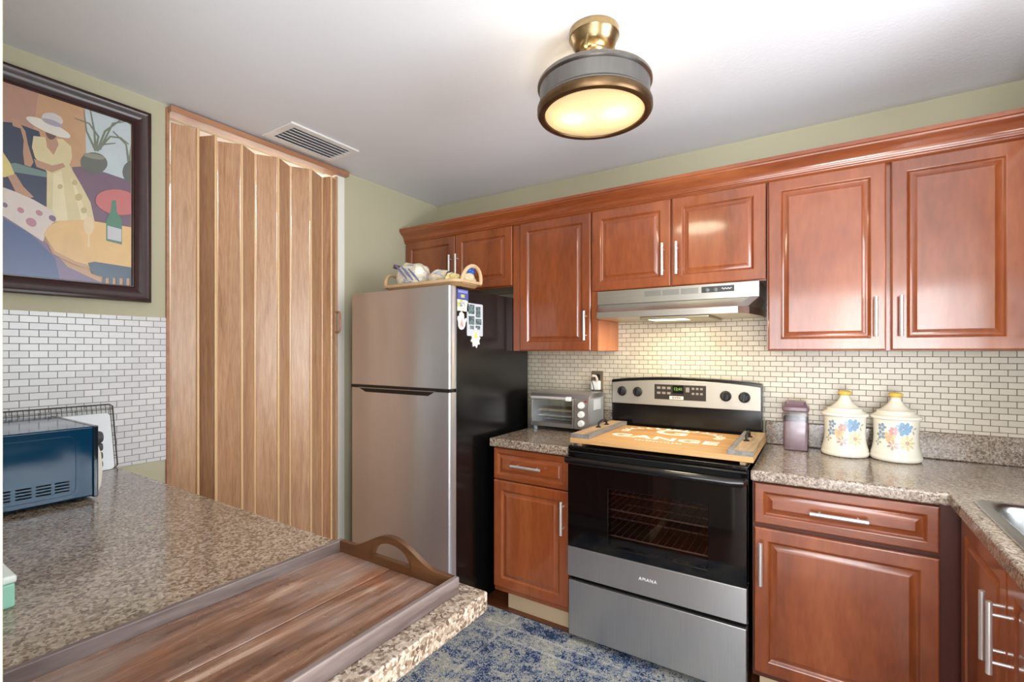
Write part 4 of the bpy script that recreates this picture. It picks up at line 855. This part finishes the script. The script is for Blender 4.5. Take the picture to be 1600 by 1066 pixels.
M_ceramic = plain('cream_ceramic', srgb(240,234,218), .14, 0, .03)
M_gold = plain('yellow_glaze', srgb(232,192,88), .2)
FL = {k: plain('glaze_'+k, srgb(*c), .25, 0, .3, 60) for k, c in dict(blue=(150,186,216), steel=(150,174,194), pink=(222,168,166), yellow=(238,222,168), orange=(236,204,158), grey=(186,186,168), rose=(216,172,160)).items()}
def canister(cx, cy, label):
    c = thing('ceramic_canister', label, 'canister', (cx,cy,.914), 'floral ceramic canisters')
    P = [(.070,.9142),(.084,.917),(.088,.924),(.088,.934),(.085,.938),(.0865,.944),(.082,.958),(.077,.985),(.0755,1.015),(.0765,1.05),(.078,1.078),(.079,1.088)]
    b = MB().lathe(P, (cx,cy,0), 48).build('body', M_ceramic, c, angle=60)
    lid = MB().lathe([(.079,1.0885),(.087,1.090),(.0885,1.096),(.086,1.100),(.080,1.103),(.066,1.112),(.065,1.119),(.062,1.122),(.057,1.123),(.044,1.132),(.030,1.147),(.021,1.160),(.0165,1.170),(.018,1.176)], (cx,cy,0), 48).build('lid', M_ceramic, c, angle=60)
    MB().lathe([(.0175,1.1755),(.025,1.184),(.0255,1.190),(.021,1.195),(.010,1.1975),(.002,1.198)], (cx,cy,0), 28).build('knob', M_gold, lid, angle=60)
    # painted flowers, wrapped on the front of the body
    a0 = math.atan2(CAMY-cy, -cx) + .10
    def rad(z):
        for (r1,z1),(r2,z2) in zip(P[:-1],P[1:]):
            if z1 <= z <= z2: return r1+(r2-r1)*(z-z1)/(z2-z1)
        return .08
    def wrap(u, z, k):
        r = rad(z)+k; a = a0 + u/.077
        return (cx+r*math.cos(a), cy+r*math.sin(a), z)
    SC = 1.4
    mats = list(FL); m = MB()
    def petals(u, z, n, r, w, kind, k, ph=0):
        m.mi = mats.index(kind)
        for i in range(n):
            a = ph+2*PI*i/n
            pp = [(SC*u+r*SC*q*math.cos(a)-w*SC*s*math.sin(a), 1.022+SC*(z-1.040)+SC*r*q*math.sin(a)+SC*w*s*math.cos(a)) for q, s in ((.1,0),(.5,.9),(.85,.7),(1,0),(.85,-.7),(.5,-.9))]
            m.face([m.bm.verts.new(wrap(x, y, k)) for x, y in pp])
    petals(-.040, 1.064, 5, .013, .005, 'steel', .0005); petals(-.043, 1.040, 5, .014, .005, 'steel', .0005, .5)
    petals(.012, 1.062, 7, .021, .007, 'blue', .0006); petals(.022, 1.066, 5, .016, .005, 'blue', .0008, .3); petals(.036, 1.060, 4, .016, .003, 'grey', .0004, .4)
    petals(-.010, 1.055, 6, .013, .005, 'pink', .0007); petals(-.020, 1.037, 6, .017, .006, 'orange', .0005, .2)
    petals(.022, 1.022, 8, .023, .004, 'yellow', .0005); petals(-.012, 1.014, 6, .016, .004, 'rose', .0004, .4); petals(-.052, 1.018, 4, .011, .003, 'grey', .0004)
    petals(.022, 1.022, 5, .006, .003, 'rose', .0009); petals(.012, 1.062, 4, .007, .003, 'steel', .0009); petals(-.020, 1.037, 4, .005, .002, 'rose', .0009)
    m.build('painted_flowers', list(FL.values()), b, smooth=False)
CAMY = -2.685
canister(.094, -.125, 'cream lidded ceramic canister with painted flowers, beside the powder jar')
canister(.270, -.128, 'cream lidded ceramic canister with painted flowers, farther from the range')

# ------------------------------------------------------------------ things on the front counter
tray = thing('serving_tray', 'worn wooden serving tray with arched handle cut-outs on the front counter', 'tray', (-.742,-2.27,.9142))
t = NT('worn_tray_boards')
v = t.coords((1,.09,1)); f = t.noise(v, 26, 6, .65, .6); g = t.noise(t.coords(), 7, 4, .6); k = t.noise(v, 120, 4)
c = t.ramp(f, [(.30,srgb(44,25,18)),(.42,srgb(80,49,34)),(.53,srgb(116,80,60)),(.66,srgb(172,148,132))])
c = t.mix(t.ramp(g, [(.46,(0,0,0,1)),(.66,(.7,.7,.7,1))]), c, srgb(134,70,30))
c = t.mix(t.ramp(t.noise(t.coords((1,.3,1)), 11, 4, .6), [(.46,(0,0,0,1)),(.64,(.75,.75,.75,1))]), c, srgb(138,122,116))
c = t.mix(.18, c, t.ramp(k, [(.3,srgb(60,32,24)),(.7,srgb(190,160,140))]))
t.bump(k, .25, .0015)
M_tray = t.set(c, t.ramp(g, [(.3,(.22,)*3+(1,)),(.7,(.42,)*3+(1,))]))
M_tray_rim = wood('worn_tray_rim', srgb(68,53,50), srgb(102,88,84), srgb(142,130,128), 'y', 7, .38, 0, .12, .1, 60, .3)
M_tray_end = wood('dark_tray_end', srgb(56,32,16), srgb(78,47,24), srgb(104,68,40), 'x', 8, .35, 0, .15, .1, 60, .3)
TA, TB, TC, TD = -.916, -.570, -2.555, -1.983
MB().box(TA+.012, -.744, TC+.012, TD-.012, .9142, .9215).build('floor_board', M_tray, tray, bevel=.0015)
MB().box(-.741, TB-.012, TC+.012, TD-.012, .9142, .9210).build('floor_board', M_tray, tray, bevel=.0015)
for x in (TA, TB-.012): MB().box(x, x+.012, TC, TD, .9142, .945).build('side_rail', M_tray_rim, tray, bevel=.0025)
def arch(u):   # outline of an end board, u in -1..1 across the tray
    a = abs(u)
    s = 0 if a > .78 else .5+.5*math.cos(PI*a/.78)
    return .945 + .042*s**.9
for y in (TD-.012, TC):
    n_ = 40; m = MB(); cx = (TA+TB)/2; hw = (TB-TA)/2-.012
    us = [-1+2*i/n_ for i in range(n_+1)]
    def hole(u):
        a = abs(u)/.33
        if a >= 1: return None
        return (.938, .938+.033*math.sqrt(1-a*a))
    V0 = {}
    def vv(u, z, yy): 
        key = (round(u,4), round(z,5), yy)
        if key not in V0: V0[key] = m.bm.verts.new((cx+u*hw, yy, z))
        return V0[key]
    for u0, u1 in zip(us[:-1], us[1:]):
        h0, h1 = hole(u0), hole(u1)
        if h0 is None and h1 is None: bands = [((.9142,.9142),(arch(u0),arch(u1)))]
        else:
            h0 = h0 or (.938,.938); h1 = h1 or (.938,.938)
            bands = [((.9142,.9142),(h0[0],h1[0])),((h0[1],h1[1]),(arch(u0),arch(u1)))]
        for lo_, hi_ in bands:
            for yy in (y, y+.012):
                q = [vv(u0,lo_[0],yy), vv(u1,lo_[1],yy), vv(u1,hi_[1],yy), vv(u0,hi_[0],yy)]
                m.face(list(dict.fromkeys(q)))
            m.face([vv(u0,hi_[0],y),vv(u1,hi_[1],y),vv(u1,hi_[1],y+.012),vv(u0,hi_[0],y+.012)])
            m.face([vv(u0,lo_[0],y),vv(u1,lo_[1],y),vv(u1,lo_[1],y+.012),vv(u0,lo_[0],y+.012)])
    m.build('end_board', M_tray_end, tray, bevel=.001, seg=1, angle=45)

mw = thing('microwave', 'small dark teal microwave oven in the left corner of the front counter', 'microwave', (-2.08,-2.3,.914))
M_teal = plain('dark_teal_gloss', srgb(1,54,84), .10, .0, .1, 8, Specular_IOR_Level=.3)
MB().box(-2.285,-1.872,-2.53,-2.150,.926,1.140).build('housing', M_teal, mw, bevel=.005)
MB().box(-2.287,-1.870,-2.152,-2.139,.922,1.141).build('door', plain('black_teal_front', srgb(14,30,42), .1), mw, bevel=.003)
MB().prism(rrect(-2.46,-2.192,.942,1.118,.022,5), -1.8722, -1.8695, YZ).build('side_panel', M_teal, mw, bevel=.0025)
m = MB()
for y0 in (-2.404,-2.363,-2.321,-2.280,-2.240):
    for k in range(4): m.prism(rrect(y0,y0+.033,.955+k*.0088,.9590+k*.0088,.0019,3), -1.8696, -1.8690, YZ)
m.build('air_slots', M_recess, mw)
for x in (-2.25,-1.90):
    for y in (-2.49,-2.18): MB().lathe([(.014,.9142),(.016,.927)], (x,y,0), 12).build('foot', M_black_matte, mw)
m = MB(); m.rings([[(x,y,z) for x,y in ((-1.905+w_,-2.139),(-1.905+w_,-2.139+d_),(-1.905-w_,-2.139+d_),(-1.905-w_,-2.139))] for z, d_, w_ in ((.925,.006,.004),(.95,.014,.007),(1.0,.018,.008),(1.05,.014,.008),(1.085,.005,.004))])
m.build('door_handle', plain('cream_handle', srgb(222,216,200), .4), mw)
for z, r in ((1.092,.020),(1.060,.015),(1.032,.014),(1.004,.014)):
    MB().rings([[(-1.955+q*math.cos(2*PI*i/18), y, z+q*math.sin(2*PI*i/18)) for i in range(18)] for q, y in ((r,-2.139),(r,-2.112),(r*.8,-2.106))]).build('knob', plain('knob_charcoal', srgb(70,72,74), .4), mw)

rk = thing('cooling_rack', 'dark wire cooling rack leaning on the left tile wall behind the microwave', 'rack', (-2.35,-2.15,.914))
def rp(y, k): return (-2.326-.054*k, y, .9165+.242*k)
m = MB(); m.tube([rp(-2.40,0),rp(-1.955,0),rp(-1.947,.02),rp(-1.947,.97),rp(-1.957,1),rp(-2.39,1),rp(-2.40,.97)], .0024, 8, loop=True); M_wire = plain('dark_wire', srgb(84,80,78), .4, .6)
m.build('frame', M_wire, rk)
m = MB()
for k in range(31): m.tube([rp(-2.39+.0145*k,.0),rp(-2.39+.0145*k,1)], .0011, 5)
for k in (.18,.34,.5,.66,.84,.92): m.tube([rp(-2.40,k),rp(-1.947,k)], .0013, 5)
m.build('wire_grid', M_wire, rk)
cb = MB(); 
def bp(y, z): 
    k = z/.215; return (-2.303-.052*k, y, .9148+z)
pl = rrect(-2.115,-1.965,0,.213,.014)
cb.rings([[bp(a,b) for a,b in pl],[(bp(a,b)[0]+.009,a,bp(a,b)[2]) for a,b in pl]])
tag(cb.build('cutting_board', plain('white_board', srgb(232,236,240), .4), bevel=.002), 'white plastic cutting board leaning between microwave and wire rack', 'cutting board')

gb = thing('small_box', 'small pale green box with a white top at the left photo edge', 'box', (-1.25,-2.51,.9142))
MB().box(-1.30,-1.203,-2.56,-2.450,.9142,.958).build('body', plain('pale_green_plastic', srgb(150,206,186), .35), gb, bevel=.005, seg=3)
MB().box(-1.302,-1.201,-2.562,-2.448,.958,.972).build('lid', plain('white_green_lid', srgb(226,238,234), .35), gb, bevel=.005, seg=3)

# ------------------------------------------------------------------ rug
t = NT('distressed_blue_rug')
v = t.coords()
n1 = t.noise(v, 5.5, 3, .6, .4); n2 = t.noise(v, 78, 3, .7, 2.0); n3 = t.noise(v, 20, 4, .65, .8)
def mth(op, a, b):
    x = t.new('ShaderNodeMath', operation=op)
    for s, q in ((0,a),(1,b)):
        if isinstance(q, (int,float)): x.inputs[s].default_value = q
        else: t.link(q, x.inputs[s])
    return x.outputs[0]
mixv = mth('ADD', mth('ADD', mth('MULTIPLY', n1, .75), mth('MULTIPLY', n2, 1.25)), mth('MULTIPLY', n3, .5))
c = t.ramp(mth('SUBTRACT', mixv, .75), [(.22,srgb(14,22,42)),(.40,srgb(24,58,110)),(.465,srgb(66,112,160)),(.495,srgb(166,170,166)),(.545,srgb(208,203,186)),(.585,srgb(184,178,148)),(.605,srgb(36,46,70)),(.635,srgb(110,134,156)),(.665,srgb(206,202,186))])
# pale worn lines of the border, parallel to the edges
sp = t.new('ShaderNodeSeparateXYZ'); t.link(v, sp.inputs[0])
def line(sock, pos, w): 
    return mth('LESS_THAN', mth('ABSOLUTE', mth('SUBTRACT', sock, pos), 0), w)
ln = mth('MAXIMUM', mth('MAXIMUM', line(sp.outputs['Y'], -.80, .008), line(sp.outputs['X'], -1.30, .008)), line(sp.outputs['Y'], -.715, .006))
c = t.mix(mth('MULTIPLY', ln, mth('MULTIPLY', mth('MULTIPLY', n3, n1), 1.5)), c, srgb(214,212,206))
t.bump(n2, .6, .006)
M_rug = t.set(c, .95)
rgm = thing('area_rug', 'distressed blue and cream area rug on the kitchen floor', 'rug', (-.6,-1.25,.0))
MB().slab([-1.50,.30],[-1.93,-.600], lambda i,j: False, .0005, .009, XY).build('pile', M_rug, rgm, bevel=.003)
m = MB(); m.tube([(-1.50,-1.93,.005),(.30,-1.93,.005),(.30,-.600,.005),(-1.50,-.600,.005)], .0045, 6, loop=True); m.build('bound_edge', plain('navy_binding', srgb(52,54,70), .9), rgm)
